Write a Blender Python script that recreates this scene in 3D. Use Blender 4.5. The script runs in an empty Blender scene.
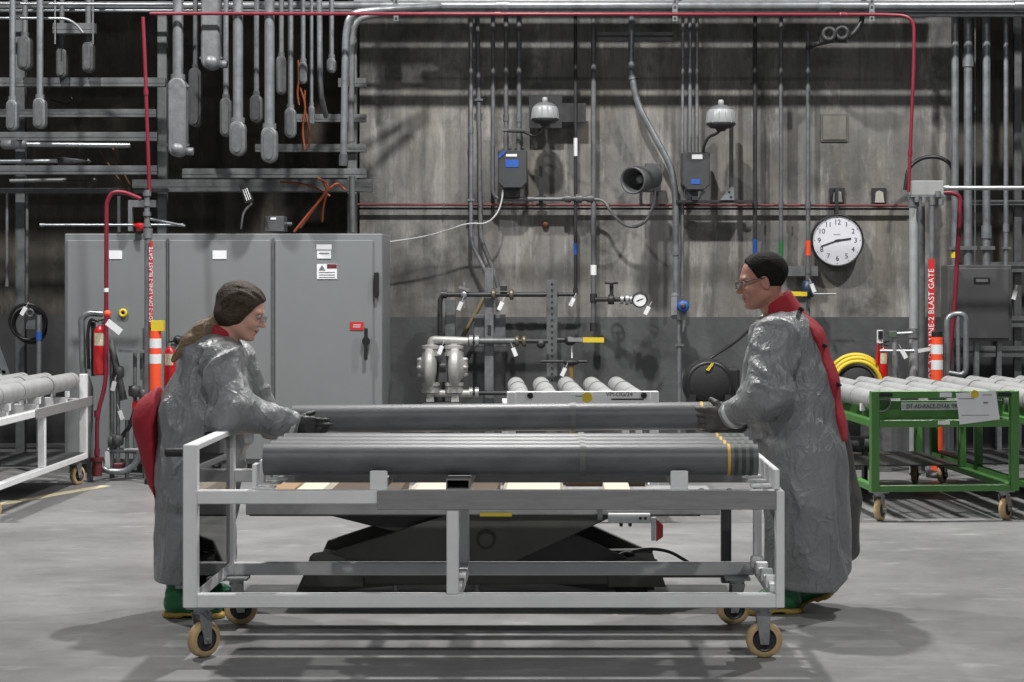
import bpy, math, random
import numpy as np
from mathutils import Vector, Matrix, Quaternion

random.seed(7)
scene = bpy.context.scene
COL = scene.collection
PI = math.pi

# ------------------------------------------------------------------ camera
F = 1850.0          # focal length in pixels of the 1024 x 682 frame
CX, CY, EYE = 560.0, 285.0, 1.6
cam_data = bpy.data.cameras.new('camera')
cam_data.sensor_width = 36.0
cam_data.lens = F / 1024 * 36
cam_data.shift_x = -(CX - 512) / 1024
cam_data.shift_y = -(341 - CY) / 1024
cam_data.clip_end = 100
cam = bpy.data.objects.new('camera', cam_data)
cam.location = (0, 0, EYE)
cam.rotation_euler = (PI / 2, 0, 0)
COL.objects.link(cam)
scene.camera = cam

# ------------------------------------------------------------------ world, lamps, exposure
world = bpy.data.worlds.new('hall_ambient')
scene.world = world
world.use_nodes = True
world.node_tree.nodes['Background'].inputs[0].default_value = (0.82, 0.9, 1.0, 1)
world.node_tree.nodes['Background'].inputs[1].default_value = 0.09
LAMPS = [  # x, y, z, power: high-bay lamps in two rows under the hall roof
    (-5.0, 12.5, 7.4, 470), (-0.4, 12.5, 7.4, 560), (4.4, 12.5, 7.4, 470),
    (-4.2, 1.2, 6.8, 190), (0.6, 1.2, 6.8, 200), (5.4, 1.2, 6.8, 190),
]
for (lx, ly, lz, lp) in LAMPS:
    ld = bpy.data.lights.new('high_bay_lamp', 'AREA')
    ld.shape = 'DISK'; ld.size = 0.28; ld.energy = lp
    ld.color = (1.0, 0.98, 0.955)
    lo = bpy.data.objects.new('high_bay_lamp', ld)
    lo.location = (lx, ly, lz)
    COL.objects.link(lo)
vs = scene.view_settings
vs.view_transform = 'Standard'; vs.look = 'None'; vs.gamma = 1.0; vs.use_curve_mapping = False
vs.exposure = 0.12

# ------------------------------------------------------------------ helpers
def P(x, y, Y):
    """photo pixel at depth Y -> point in the hall"""
    return Vector(((x - CX) * Y / F, Y, EYE - (y - CY) * Y / F))

def px(w, Y):
    return w * Y / F

def tag(o, label=None, cat=None, group=None, kind=None):
    if label: o['label'] = label
    if cat: o['category'] = cat
    if group: o['group'] = group
    if kind: o['kind'] = kind
    return o

def thing(name, label, cat, loc=(0, 0, 0), group=None):
    o = bpy.data.objects.new(name, None)
    o.empty_display_size = 0.1
    COL.objects.link(o)
    o.location = loc
    return tag(o, label, cat, group)

def world_loc(o):
    v = Vector((0, 0, 0))
    while o is not None:
        v += o.location
        o = o.parent
    return v

def copy_tree(o, parent=None):
    c = o.copy()
    COL.objects.link(c)
    c.parent = parent
    for ch in list(o.children):
        copy_tree(ch, c)
    return c

def link_mesh(name, verts, faces, smooth, mat, parent=None, origin=None):
    if origin is None:
        if parent is not None:
            origin = world_loc(parent)
        else:
            a = np.array([tuple(v) for v in verts])
            lo, hi = a.min(0), a.max(0)
            origin = Vector(((lo[0] + hi[0]) / 2, (lo[1] + hi[1]) / 2, lo[2]))
    me = bpy.data.meshes.new(name)
    me.from_pydata([tuple(Vector(v) - origin) for v in verts], [], faces)
    if smooth is True:
        me.polygons.foreach_set('use_smooth', [True] * len(faces))
    elif smooth:
        me.polygons.foreach_set('use_smooth', smooth)
    me.update()
    o = bpy.data.objects.new(name, me)
    COL.objects.link(o)
    if mat is not None:
        me.materials.append(mat)
    if parent is not None:
        o.parent = parent
    else:
        o.location = origin
    return o

def frame_of(d):
    d = Vector(d).normalized()
    a = Vector((0, 0, 1)) if abs(d.z) < 0.9 else Vector((1, 0, 0))
    u = d.cross(a).normalized()
    return u, d.cross(u).normalized()

class MB:
    """collects primitives; build() links them as one mesh object"""
    def __init__(s):
        s.v, s.f, s.s = [], [], []
    def add(s, vs_, fs, sm=False):
        k = len(s.v)
        s.v += [Vector(v) for v in vs_]
        s.f += [tuple(i + k for i in f) for f in fs]
        s.s += [sm] * len(fs)
        return s
    def box(s, lo, hi):
        (a, b, c), (d, e, f) = lo, hi
        if a > d: a, d = d, a
        if b > e: b, e = e, b
        if c > f: c, f = f, c
        return s.add([(a, b, c), (d, b, c), (d, e, c), (a, e, c), (a, b, f), (d, b, f), (d, e, f), (a, e, f)],
                     [(0, 3, 2, 1), (4, 5, 6, 7), (0, 1, 5, 4), (1, 2, 6, 5), (2, 3, 7, 6), (3, 0, 4, 7)])
    def cbox(s, c, size, R=None):
        x, y, z = size[0] / 2, size[1] / 2, size[2] / 2
        pts = [Vector(p) for p in [(-x, -y, -z), (x, -y, -z), (x, y, -z), (-x, y, -z), (-x, -y, z), (x, -y, z), (x, y, z), (-x, y, z)]]
        if R is not None: pts = [R @ p for p in pts]
        c = Vector(c)
        return s.add([p + c for p in pts],
                     [(0, 3, 2, 1), (4, 5, 6, 7), (0, 1, 5, 4), (1, 2, 6, 5), (2, 3, 7, 6), (3, 0, 4, 7)])
    def bar(s, a, b, w, h, up=(0, 0, 1)):
        """rectangular bar from a to b; w across, h along up"""
        a, b = Vector(a), Vector(b)
        d = (b - a).normalized()
        u = d.cross(Vector(up)).normalized()
        n = u.cross(d)
        pts = []
        for p in (a, b):
            for (i, j) in ((-1, -1), (1, -1), (1, 1), (-1, 1)):
                pts.append(p + u * (i * w / 2) + n * (j * h / 2))
        return s.add(pts, [(0, 1, 2, 3), (7, 6, 5, 4), (0, 4, 5, 1), (1, 5, 6, 2), (2, 6, 7, 3), (3, 7, 4, 0)])
    def cyl(s, a, b, r, r2=None, n=16, cap=True):
        a, b = Vector(a), Vector(b)
        r2 = r if r2 is None else r2
        u, w = frame_of(b - a)
        ca = [a + (u * math.cos(t) + w * math.sin(t)) * r for t in [2 * PI * i / n for i in range(n)]]
        cb = [b + (u * math.cos(t) + w * math.sin(t)) * r2 for t in [2 * PI * i / n for i in range(n)]]
        s.add(ca + cb, [(i, i + n, (i + 1) % n + n, (i + 1) % n) for i in range(n)], True)
        if cap:
            s.add(ca, [tuple(range(n))])
            s.add(cb, [tuple(range(n - 1, -1, -1))])
        return s
    def hollow(s, a, b, r, ri, n=24, d=None):
        """open tube with a wall"""
        a, b = Vector(a), Vector(b)
        u, w = frame_of(b - a)
        ring = lambda c, q: [c + (u * math.cos(2 * PI * i / n) + w * math.sin(2 * PI * i / n)) * q for i in range(n)]
        A, B, Ai, Bi = ring(a, r), ring(b, r), ring(a, ri), ring(b, ri)
        s.add(A + B, [(i, i + n, (i + 1) % n + n, (i + 1) % n) for i in range(n)], True)
        s.add(Ai + Bi, [(i, (i + 1) % n, (i + 1) % n + n, i + n) for i in range(n)], True)
        s.add(A + Ai, [(i, (i + 1) % n, (i + 1) % n + n, i + n) for i in range(n)])
        s.add(B + Bi, [(i, i + n, (i + 1) % n + n, (i + 1) % n) for i in range(n)])
        return s
    def lathe(s, prof, o, axis=(0, 0, 1), n=20):
        o = Vector(o); ax = Vector(axis).normalized()
        u, w = frame_of(ax)
        vs_ = []
        for (r, t) in prof:
            vs_ += [o + ax * t + (u * math.cos(2 * PI * i / n) + w * math.sin(2 * PI * i / n)) * max(r, 1e-5) for i in range(n)]
        fs = []
        for k in range(len(prof) - 1):
            for i in range(n):
                fs.append((k * n + i, (k + 1) * n + i, (k + 1) * n + (i + 1) % n, k * n + (i + 1) % n))
        return s.add(vs_, fs, True)
    def ell(s, c, r, n=14, R=None):
        c = Vector(c)
        if not hasattr(r, '__len__'): r = (r, r, r)
        vs_, fs = [], []
        m = n // 2 + 1
        for k in range(m + 1):
            ph = PI * k / m
            for i in range(n):
                t = 2 * PI * i / n
                p = Vector((r[0] * math.sin(ph) * math.cos(t), r[1] * math.sin(ph) * math.sin(t), r[2] * math.cos(ph)))
                vs_.append(c + (R @ p if R is not None else p))
        for k in range(m):
            for i in range(n):
                fs.append((k * n + i, (k + 1) * n + i, (k + 1) * n + (i + 1) % n, k * n + (i + 1) % n))
        return s.add(vs_, fs, True)
    def tube(s, pts, r, n=10, bend=None, cap=True):
        pts = fillet([Vector(p) for p in pts], bend) if bend else [Vector(p) for p in pts]
        q = [pts[0]]
        for p in pts[1:]:
            if (p - q[-1]).length > 1e-5: q.append(p)
        pts = q
        d0 = (pts[1] - pts[0]).normalized()
        u, w = frame_of(d0)
        vs_ = []
        for i, p in enumerate(pts):
            if i == 0: d = d0
            elif i == len(pts) - 1: d = (pts[i] - pts[i - 1]).normalized()
            else: d = ((pts[i] - pts[i - 1]).normalized() + (pts[i + 1] - pts[i]).normalized()).normalized()
            u = (u - d * u.dot(d)).normalized()
            w = d.cross(u)
            rr = r[i] if hasattr(r, '__len__') else r
            vs_ += [p + (u * math.cos(2 * PI * k / n) + w * math.sin(2 * PI * k / n)) * rr for k in range(n)]
        fs = []
        for i in range(len(pts) - 1):
            for k in range(n):
                fs.append((i * n + k, i * n + (k + 1) % n, (i + 1) * n + (k + 1) % n, (i + 1) * n + k))
        s.add(vs_, fs, True)
        if cap:
            s.add(vs_[:n], [tuple(range(n - 1, -1, -1))])
            s.add(vs_[-n:], [tuple(range(n))])
        return s
    def prism(s, poly, ext):
        """planar polygon (3D points) extruded by the vector ext"""
        n = len(poly); ext = Vector(ext)
        a = [Vector(p) for p in poly]; b = [p + ext for p in a]
        s.add(a + b, [tuple(range(n - 1, -1, -1)), tuple(range(n, 2 * n))] + [(i, (i + 1) % n, (i + 1) % n + n, i + n) for i in range(n)])
        return s
    def torus(s, c, R, r, axis=(0, 0, 1), n=28, m=8):
        u, w = frame_of(axis); c = Vector(c); ax = Vector(axis).normalized()
        vs_, fs = [], []
        for i in range(n):
            t = 2 * PI * i / n
            d = u * math.cos(t) + w * math.sin(t)
            for k in range(m):
                ph = 2 * PI * k / m
                vs_.append(c + d * (R + r * math.cos(ph)) + ax * (r * math.sin(ph)))
        for i in range(n):
            for k in range(m):
                fs.append((i * m + k, ((i + 1) % n) * m + k, ((i + 1) % n) * m + (k + 1) % m, i * m + (k + 1) % m))
        return s.add(vs_, fs, True)
    def build(s, name, mat, parent=None, origin=None, bevel=0):
        o = link_mesh(name, s.v, s.f, s.s, mat, parent, origin)
        if bevel:
            m = o.modifiers.new('edge', 'BEVEL')
            m.width = bevel; m.segments = 1; m.limit_method = 'ANGLE'; m.angle_limit = math.radians(50)
        return o

def fillet(pts, R):
    out = [pts[0]]
    for i in range(1, len(pts) - 1):
        a, p, b = pts[i - 1], pts[i], pts[i + 1]
        d1, d2 = (a - p), (b - p)
        l = min(R, d1.length * 0.48, d2.length * 0.48)
        s_, e_ = p + d1.normalized() * l, p + d2.normalized() * l
        for k in range(7):
            t = k / 6
            out.append(s_ * (1 - t) ** 2 + p * (2 * t * (1 - t)) + e_ * t ** 2)
    out.append(pts[-1])
    return out

def text_mesh(txt, size, mat, name, parent, loc, R=None, align='CENTER', depth=0.0005, space=1.0, sx=1.0):
    """flat lettering; local x = reading direction, local y = up; R turns it into the hall"""
    cu = bpy.data.curves.new('lettering', 'FONT')
    cu.body = txt; cu.size = size; cu.align_x = align; cu.align_y = 'CENTER'
    cu.extrude = depth; cu.space_character = space
    tmp = bpy.data.objects.new('lettering', cu)
    COL.objects.link(tmp)
    bpy.context.view_layer.update()
    dg = bpy.context.evaluated_depsgraph_get()
    me = bpy.data.meshes.new_from_object(tmp.evaluated_get(dg))
    COL.objects.unlink(tmp)
    bpy.data.objects.remove(tmp)
    R = R if R is not None else UPRIGHT
    org = world_loc(parent) if parent is not None else Vector((0, 0, 0))
    for v in me.vertices:
        q = Vector((v.co.x * sx, v.co.y, v.co.z))
        v.co = R @ q + Vector(loc) - org
    me.materials.clear(); me.materials.append(mat)
    o = bpy.data.objects.new(name, me)
    COL.objects.link(o)
    o.parent = parent
    return o

UPRIGHT = Matrix.Rotation(PI / 2, 3, 'X')      # lettering that faces the camera side (-y)

# ------------------------------------------------------------------ materials
def new_mat(name):
    m = bpy.data.materials.new(name)
    m.use_nodes = True
    nt = m.node_tree
    return m, nt, nt.nodes['Principled BSDF']

def node(nt, kind, **kw):
    n = nt.nodes.new(kind)
    for k, v in kw.items(): setattr(n, k, v)
    return n

def mat(name, col, rough=0.5, metal=0.0, var=0.12, scale=9.0, bump=0.0, bscale=60.0, stretch=None, spec=0.5, coat=0):
    m, nt, b = new_mat(name)
    L = nt.links
    tc = node(nt, 'ShaderNodeTexCoord')
    src = tc.outputs['Object']
    if stretch:
        mp = node(nt, 'ShaderNodeMapping'); mp.inputs['Scale'].default_value = stretch
        L.new(src, mp.inputs['Vector']); src = mp.outputs['Vector']
    nz = node(nt, 'ShaderNodeTexNoise'); nz.inputs['Scale'].default_value = scale; nz.inputs['Detail'].default_value = 6; nz.inputs['Roughness'].default_value = 0.65
    L.new(src, nz.inputs['Vector'])
    rp = node(nt, 'ShaderNodeValToRGB')
    c = Vector(col[:3])
    lo, hi = c * (1 - var), c * (1 + var)
    rp.color_ramp.elements[0].position = 0.3; rp.color_ramp.elements[1].position = 0.7
    rp.color_ramp.elements[0].color = (*lo, 1); rp.color_ramp.elements[1].color = (*[min(1, x) for x in hi], 1)
    L.new(nz.outputs['Fac'], rp.inputs['Fac'])
    L.new(rp.outputs['Color'], b.inputs['Base Color'])
    b.inputs['Roughness'].default_value = rough
    b.inputs['Metallic'].default_value = metal
    b.inputs['Specular IOR Level'].default_value = spec
    b.inputs['Coat Weight'].default_value = coat
    if bump:
        n2 = node(nt, 'ShaderNodeTexNoise'); n2.inputs['Scale'].default_value = bscale; n2.inputs['Detail'].default_value = 4
        L.new(src, n2.inputs['Vector'])
        bp = node(nt, 'ShaderNodeBump'); bp.inputs['Strength'].default_value = bump; bp.inputs['Distance'].default_value = 0.01
        L.new(n2.outputs['Fac'], bp.inputs['Height'])
        L.new(bp.outputs['Normal'], b.inputs['Normal'])
    return m

M = {}
M['cart_white'] = mat('white_paint', (0.74, 0.75, 0.76), 0.45, var=0.07, scale=5, bump=0.05, bscale=120)
M['cart_grey'] = mat('worn_steel_bar', (0.27, 0.27, 0.275), 0.5, 0.15, var=0.14, scale=14, stretch=(0.6, 6, 6))
M['green_paint'] = mat('green_paint', (0.065, 0.19, 0.045), 0.45, var=0.12, scale=6)
M['tube_dark'] = mat('dark_fibreglass', (0.105, 0.110, 0.118), 0.45, var=0.32, scale=7, bump=0.08, bscale=90, stretch=(0.5, 1.5, 1.5))
M['tube_light'] = mat('pale_fibreglass', (0.30, 0.305, 0.305), 0.55, var=0.14, scale=11, bump=0.05, bscale=60)
M['tube_band'] = mat('tube_seam', (0.12, 0.125, 0.12), 0.5)
M['tube_band_pale'] = mat('pale_tube_seam', (0.17, 0.17, 0.17), 0.5)
M['band_yellow'] = mat('yellow_band', (0.62, 0.36, 0.03), 0.5)
M['band_green'] = mat('dark_green_band', (0.03, 0.045, 0.033), 0.5)
M['rubber'] = mat('black_rubber', (0.015, 0.015, 0.016), 0.6)
M['tyre'] = mat('tan_polyurethane', (0.50, 0.36, 0.19), 0.5, var=0.15, scale=20)
M['hub'] = mat('dark_hub', (0.05, 0.05, 0.055), 0.4, 0.3)
M['zinc'] = mat('zinc_plate', (0.36, 0.37, 0.38), 0.38, 0.6, var=0.15, scale=25)
M['galv'] = mat('galvanised_conduit', (0.255, 0.27, 0.285), 0.34, 0.6, var=0.3, scale=10)
M['galv_dark'] = mat('dull_galvanised', (0.14, 0.145, 0.15), 0.45, 0.4, var=0.25, scale=14)
M['iron'] = mat('black_iron', (0.035, 0.036, 0.038), 0.45, 0.3, var=0.3, scale=12)
M['cast'] = mat('grey_cast_fitting', (0.17, 0.178, 0.186), 0.45, 0.35, var=0.25, scale=22, bump=0.08, bscale=150)
M['cast_dark'] = mat('dark_cast_fitting', (0.09, 0.093, 0.097), 0.5, 0.3, var=0.22, scale=22, bump=0.08, bscale=150)
M['strut'] = mat('strut_steel', (0.135, 0.14, 0.145), 0.5, 0.35, var=0.3, scale=5)
M['pump'] = mat('pump_casting', (0.42, 0.415, 0.40), 0.45, 0.3, var=0.15, scale=18)
M['red_pipe'] = mat('red_painted_pipe', (0.17, 0.013, 0.028), 0.4, var=0.15, scale=9)
M['red_dark'] = mat('dull_red_pipe', (0.12, 0.018, 0.022), 0.5, var=0.25, scale=9)
M['red'] = mat('extinguisher_red', (0.45, 0.012, 0.015), 0.3, var=0.08, coat=0.3)
M['orange'] = mat('safety_orange', (0.85, 0.09, 0.03), 0.45, var=0.05)
M['white'] = mat('white_plastic', (0.72, 0.73, 0.74), 0.5, var=0.04)
M['paper'] = mat('paper', (0.72, 0.73, 0.76), 0.7, var=0.05, scale=4)
M['black'] = mat('black_plastic', (0.014, 0.014, 0.015), 0.4)
M['ink'] = mat('black_ink', (0.02, 0.02, 0.022), 0.6)
M['ink_grey'] = mat('grey_ink', (0.14, 0.14, 0.15), 0.6)
M['yellow'] = mat('yellow_plastic', (0.62, 0.47, 0.03), 0.45, var=0.08)
M['blue'] = mat('blue_plastic', (0.025, 0.09, 0.36), 0.4)
M['green_tape'] = mat('green_tape', (0.03, 0.2, 0.06), 0.5)
M['orange_cable'] = mat('orange_cable', (0.20, 0.042, 0.010), 0.5)
M['cabinet'] = mat('cabinet_grey_paint', (0.185, 0.197, 0.202), 0.38, var=0.035, scale=3)
M['panel_steel'] = mat('panel_box_steel', (0.10, 0.102, 0.102), 0.4, 0.3, var=0.12, scale=3)
M['box_dark'] = mat('dark_box_paint', (0.045, 0.047, 0.05), 0.45, var=0.15)
M['lens'] = mat('frosted_lens', (0.30, 0.31, 0.32), 0.35, var=0.08)
M['lift'] = mat('lift_olive_paint', (0.085, 0.086, 0.076), 0.5, var=0.16, scale=5)
M['lift_edge'] = mat('lift_edge_dark', (0.03, 0.031, 0.029), 0.5, var=0.2)
M['lift_top'] = mat('lift_platform_steel', (0.33, 0.333, 0.336), 0.45, 0.1, var=0.2, scale=6)
M['wood'] = mat('pale_pine', (0.62, 0.55, 0.44), 0.7, var=0.12, scale=5, stretch=(0.8, 8, 8))
M['wood_brown'] = mat('brown_plywood', (0.30, 0.19, 0.10), 0.7, var=0.18, scale=5, stretch=(0.8, 8, 8))
M['wood_dark'] = mat('dark_stained_timber', (0.075, 0.045, 0.025), 0.7, var=0.2, scale=6)
M['boot'] = mat('green_rubber_boot', (0.022, 0.15, 0.06), 0.3, var=0.15, scale=12)
M['sole'] = mat('tan_boot_sole', (0.36, 0.25, 0.05), 0.6, var=0.15)
M['coverall'] = mat('red_coverall_cloth', (0.34, 0.014, 0.028), 0.8, var=0.18, scale=10, bump=0.25, bscale=40)
M['glove'] = mat('black_glove', (0.013, 0.013, 0.015), 0.5, bump=0.2, bscale=80)
M['glove_grey'] = mat('grey_work_glove', (0.075, 0.072, 0.068), 0.6, var=0.3, scale=30, bump=0.25, bscale=80)
M['skin'] = mat('skin', (0.60, 0.34, 0.26), 0.5, var=0.08, scale=18)
M['skin_red'] = mat('ruddy_skin', (0.42, 0.20, 0.15), 0.45, var=0.12, scale=18)
M['lips'] = mat('lips', (0.36, 0.11, 0.10), 0.45)
M['eye_white'] = mat('eye_white', (0.32, 0.30, 0.29), 0.2, var=0.02)
M['eye_dark'] = mat('eye_dark', (0.03, 0.02, 0.016), 0.15)
M['hair_brown'] = mat('brown_hair', (0.055, 0.038, 0.026), 0.6, spec=0.25, var=0.75, scale=22, bump=0.6, bscale=60, stretch=(1, 6, 3))
M['hair_pony'] = mat('light_brown_hair', (0.21, 0.15, 0.095), 0.6, spec=0.25, var=0.6, scale=20, bump=0.6, bscale=50, stretch=(1.5, 7, 7))
M['hair_dark'] = mat('dark_hair', (0.012, 0.010, 0.009), 0.75, var=0.4, scale=40, bump=0.5, bscale=120, spec=0.15)
M['clock_face'] = mat('clock_dial', (0.62, 0.63, 0.68), 0.35, var=0.02)
M['label_red'] = mat('red_label', (0.48, 0.02, 0.025), 0.5, var=0.06)
M['line_paint'] = mat('yellowed_floor_paint', (0.55, 0.50, 0.33), 0.6, var=0.2, scale=8)
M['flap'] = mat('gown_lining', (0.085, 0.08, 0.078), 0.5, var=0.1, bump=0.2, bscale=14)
M['tape'] = mat('white_tape', (0.55, 0.56, 0.57), 0.5)
M['brass'] = mat('brass_fitting', (0.17, 0.145, 0.10), 0.4, 0.6)
M['foam_black'] = mat('black_fabric', (0.012, 0.012, 0.013), 0.75, bump=0.2)

def glassy(name, col, trans=0.8, rough=0.08):
    m, nt, b = new_mat(name)
    L = nt.links
    b.inputs['Base Color'].default_value = (*col, 1)
    b.inputs['Roughness'].default_value = rough
    tr = node(nt, 'ShaderNodeBsdfTransparent')
    tr.inputs[0].default_value = (0.86, 0.86, 0.87, 1)
    mx = node(nt, 'ShaderNodeMixShader'); mx.inputs[0].default_value = trans
    out = nt.nodes['Material Output']
    L.new(b.outputs[0], mx.inputs[1]); L.new(tr.outputs[0], mx.inputs[2]); L.new(mx.outputs[0], out.inputs[0])
    return m
def acrylic_sheet():
    m, nt, b = new_mat('smoked_acrylic_sheet')
    L = nt.links
    nt.nodes.remove(b)
    gl = node(nt, 'ShaderNodeBsdfGlossy'); gl.inputs['Roughness'].default_value = 0.02
    tr = node(nt, 'ShaderNodeBsdfTransparent'); tr.inputs[0].default_value = (0.72, 0.72, 0.73, 1)
    fr = node(nt, 'ShaderNodeFresnel'); fr.inputs['IOR'].default_value = 1.5
    mx = node(nt, 'ShaderNodeMixShader')
    L.new(fr.outputs[0], mx.inputs[0]); L.new(tr.outputs[0], mx.inputs[1]); L.new(gl.outputs[0], mx.inputs[2])
    L.new(mx.outputs[0], nt.nodes['Material Output'].inputs[0])
    return m
M['acrylic'] = acrylic_sheet()
M['spectacle'] = glassy('spectacle_lens', (0.35, 0.38, 0.38), 0.6)

def gown_material():
    m, nt, b = new_mat('silver_grey_gown_cloth')
    L = nt.links
    tc = node(nt, 'ShaderNodeTexCoord')
    nz = node(nt, 'ShaderNodeTexNoise'); nz.inputs['Scale'].default_value = 5; nz.inputs['Detail'].default_value = 5
    L.new(tc.outputs['Object'], nz.inputs['Vector'])
    rp = node(nt, 'ShaderNodeValToRGB')
    rp.color_ramp.elements[0].color = (0.19, 0.197, 0.204, 1); rp.color_ramp.elements[1].color = (0.27, 0.28, 0.288, 1)
    L.new(nz.outputs['Fac'], rp.inputs['Fac']); L.new(rp.outputs['Color'], b.inputs['Base Color'])
    b.inputs['Roughness'].default_value = 0.43
    b.inputs['Specular IOR Level'].default_value = 0.6
    def crease(scale, dist, st):
        mp = node(nt, 'ShaderNodeMapping'); mp.inputs['Scale'].default_value = st
        L.new(tc.outputs['Object'], mp.inputs[0])
        w = node(nt, 'ShaderNodeTexNoise'); w.inputs['Scale'].default_value = scale; w.inputs['Detail'].default_value = 2.0; w.inputs['Distortion'].default_value = dist
        L.new(mp.outputs[0], w.inputs['Vector'])
        m1 = node(nt, 'ShaderNodeMath', operation='SUBTRACT'); m1.inputs[1].default_value = 0.5; L.new(w.outputs['Fac'], m1.inputs[0])
        m2 = node(nt, 'ShaderNodeMath', operation='ABSOLUTE'); L.new(m1.outputs[0], m2.inputs[0])
        m3 = node(nt, 'ShaderNodeMath', operation='POWER'); m3.inputs[1].default_value = 0.6; L.new(m2.outputs[0], m3.inputs[0])
        return m3.outputs[0]
    c1 = crease(7.0, 1.0, (1.3, 1, 0.7)); c2 = crease(20.0, 0.8, (1, 1, 0.8))
    b1 = node(nt, 'ShaderNodeBump', invert=True); b1.inputs['Strength'].default_value = 0.55; b1.inputs['Distance'].default_value = 0.03
    L.new(c1, b1.inputs['Height'])
    b2 = node(nt, 'ShaderNodeBump', invert=True); b2.inputs['Strength'].default_value = 0.4; b2.inputs['Distance'].default_value = 0.016
    L.new(c2, b2.inputs['Height']); L.new(b1.outputs['Normal'], b2.inputs['Normal'])
    L.new(b2.outputs['Normal'], b.inputs['Normal'])
    return m
M['gown'] = gown_material()

def concrete_wall(name, base, warm, dado_z=None, dado=(0.066, 0.069, 0.071), contrast=1.0):
    """board-marked concrete with vertical runs, rust stains and patches; painted dado below dado_z"""
    m, nt, b = new_mat(name)
    L = nt.links
    tc = node(nt, 'ShaderNodeTexCoord')
    def noise(scale, stretch=(1, 1, 1), detail=6, rough=0.6, lo=0.35, hi=0.65, off=(0, 0, 0)):
        mp = node(nt, 'ShaderNodeMapping'); mp.inputs['Scale'].default_value = stretch; mp.inputs['Location'].default_value = off
        L.new(tc.outputs['Object'], mp.inputs['Vector'])
        n = node(nt, 'ShaderNodeTexNoise'); n.inputs['Scale'].default_value = scale; n.inputs['Detail'].default_value = detail; n.inputs['Roughness'].default_value = rough
        L.new(mp.outputs[0], n.inputs['Vector'])
        r = node(nt, 'ShaderNodeMapRange'); r.inputs[1].default_value = lo; r.inputs[2].default_value = hi
        L.new(n.outputs['Fac'], r.inputs[0])
        return r.outputs[0]
    def mix(fac, a, bcol, blend='MIX', k=1.0):
        x = node(nt, 'ShaderNodeMix', data_type='RGBA', blend_type=blend)
        if k != 1.0:
            mu = node(nt, 'ShaderNodeMath', operation='MULTIPLY'); mu.inputs[1].default_value = k
            L.new(fac, mu.inputs[0]); fac = mu.outputs[0]
        L.new(fac, x.inputs[0])
        for s_, v in ((x.inputs[6], a), (x.inputs[7], bcol)):
            if isinstance(v, tuple): s_.default_value = (*v, 1)
            else: L.new(v, s_)
        return x.outputs[2]
    c = mix(noise(0.8, (1, 1, 0.7), 9, 0.62, 0.36, 0.64), tuple(x * (1 - 0.42 * contrast) for x in base), tuple(x * (1 + 0.42 * contrast) for x in base))
    c = mix(noise(2.2, (1.3, 1, 0.35), 8, 0.65, 0.5, 0.70), c, warm, k=0.55)
    c = mix(noise(3.0, (1.5, 1, 0.20), 10, 0.72, 0.50, 0.70), c, tuple(x * 0.28 for x in base), k=0.75)        # dark runs
    c = mix(noise(2.6, (1.4, 1, 0.28), 10, 0.72, 0.53, 0.68, (5, 0, 2)), c, tuple(min(1, x * 2.5) for x in base), k=0.72)   # lime runs
    c = mix(noise(1.5, (1, 1, 0.9), 10, 0.7, 0.54, 0.66, (3, 1, 7)), c, tuple(x * 0.28 for x in base), k=0.8)          # dark patches
    c = mix(noise(22, (1, 1, 0.5), 6, 0.75, 0.5, 0.8, (3, 1, 7)), c, tuple(x * 0.4 for x in base), k=0.5)          # pitting
    wv = node(nt, 'ShaderNodeTexWave', wave_type='BANDS', bands_direction='X'); wv.inputs['Scale'].default_value = 1.9; wv.inputs['Distortion'].default_value = 0.6; wv.inputs['Detail'].default_value = 1
    L.new(tc.outputs['Object'], wv.inputs['Vector'])
    r = node(nt, 'ShaderNodeMapRange'); r.inputs[1].default_value = 0.965; r.inputs[2].default_value = 1.0
    L.new(wv.outputs['Fac'], r.inputs[0])
    c = mix(r.outputs[0], c, tuple(x * 0.4 for x in base), k=0.2)          # board joints
    if dado_z is not None:
        sx = node(nt, 'ShaderNodeSeparateXYZ'); L.new(tc.outputs['Object'], sx.inputs[0])
        lt = node(nt, 'ShaderNodeMath', operation='LESS_THAN'); lt.inputs[1].default_value = dado_z
        L.new(sx.outputs['Z'], lt.inputs[0])
        pc = mix(noise(2.5, (1, 1, 0.6), 6, 0.6, 0.3, 0.7, (9, 0, 0)), tuple(x * 0.72 for x in dado), tuple(x * 1.25 for x in dado))
        pc = mix(noise(8, (1.5, 1, 0.3), 6, 0.7, 0.62, 0.75, (1, 0, 4)), pc, tuple(x * 0.5 for x in dado), k=0.7)
        c = mix(lt.outputs[0], c, pc)
    L.new(c, b.inputs['Base Color'])
    b.inputs['Roughness'].default_value = 0.72
    bn = node(nt, 'ShaderNodeTexNoise'); bn.inputs['Scale'].default_value = 14; bn.inputs['Detail'].default_value = 6
    L.new(tc.outputs['Object'], bn.inputs['Vector'])
    bp = node(nt, 'ShaderNodeBump'); bp.inputs['Strength'].default_value = 0.25; bp.inputs['Distance'].default_value = 0.02
    L.new(bn.outputs['Fac'], bp.inputs['Height']); L.new(bp.outputs['Normal'], b.inputs['Normal'])
    return m
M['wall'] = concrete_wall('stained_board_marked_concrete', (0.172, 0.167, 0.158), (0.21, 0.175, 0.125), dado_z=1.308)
M['wall_recess'] = concrete_wall('shade_toned_recess_concrete', (0.085, 0.078, 0.066), (0.12, 0.092, 0.055), dado_z=1.308, dado=(0.05, 0.052, 0.053))  # recess shade put into the colour: same concrete and dado, toned darker

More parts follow.
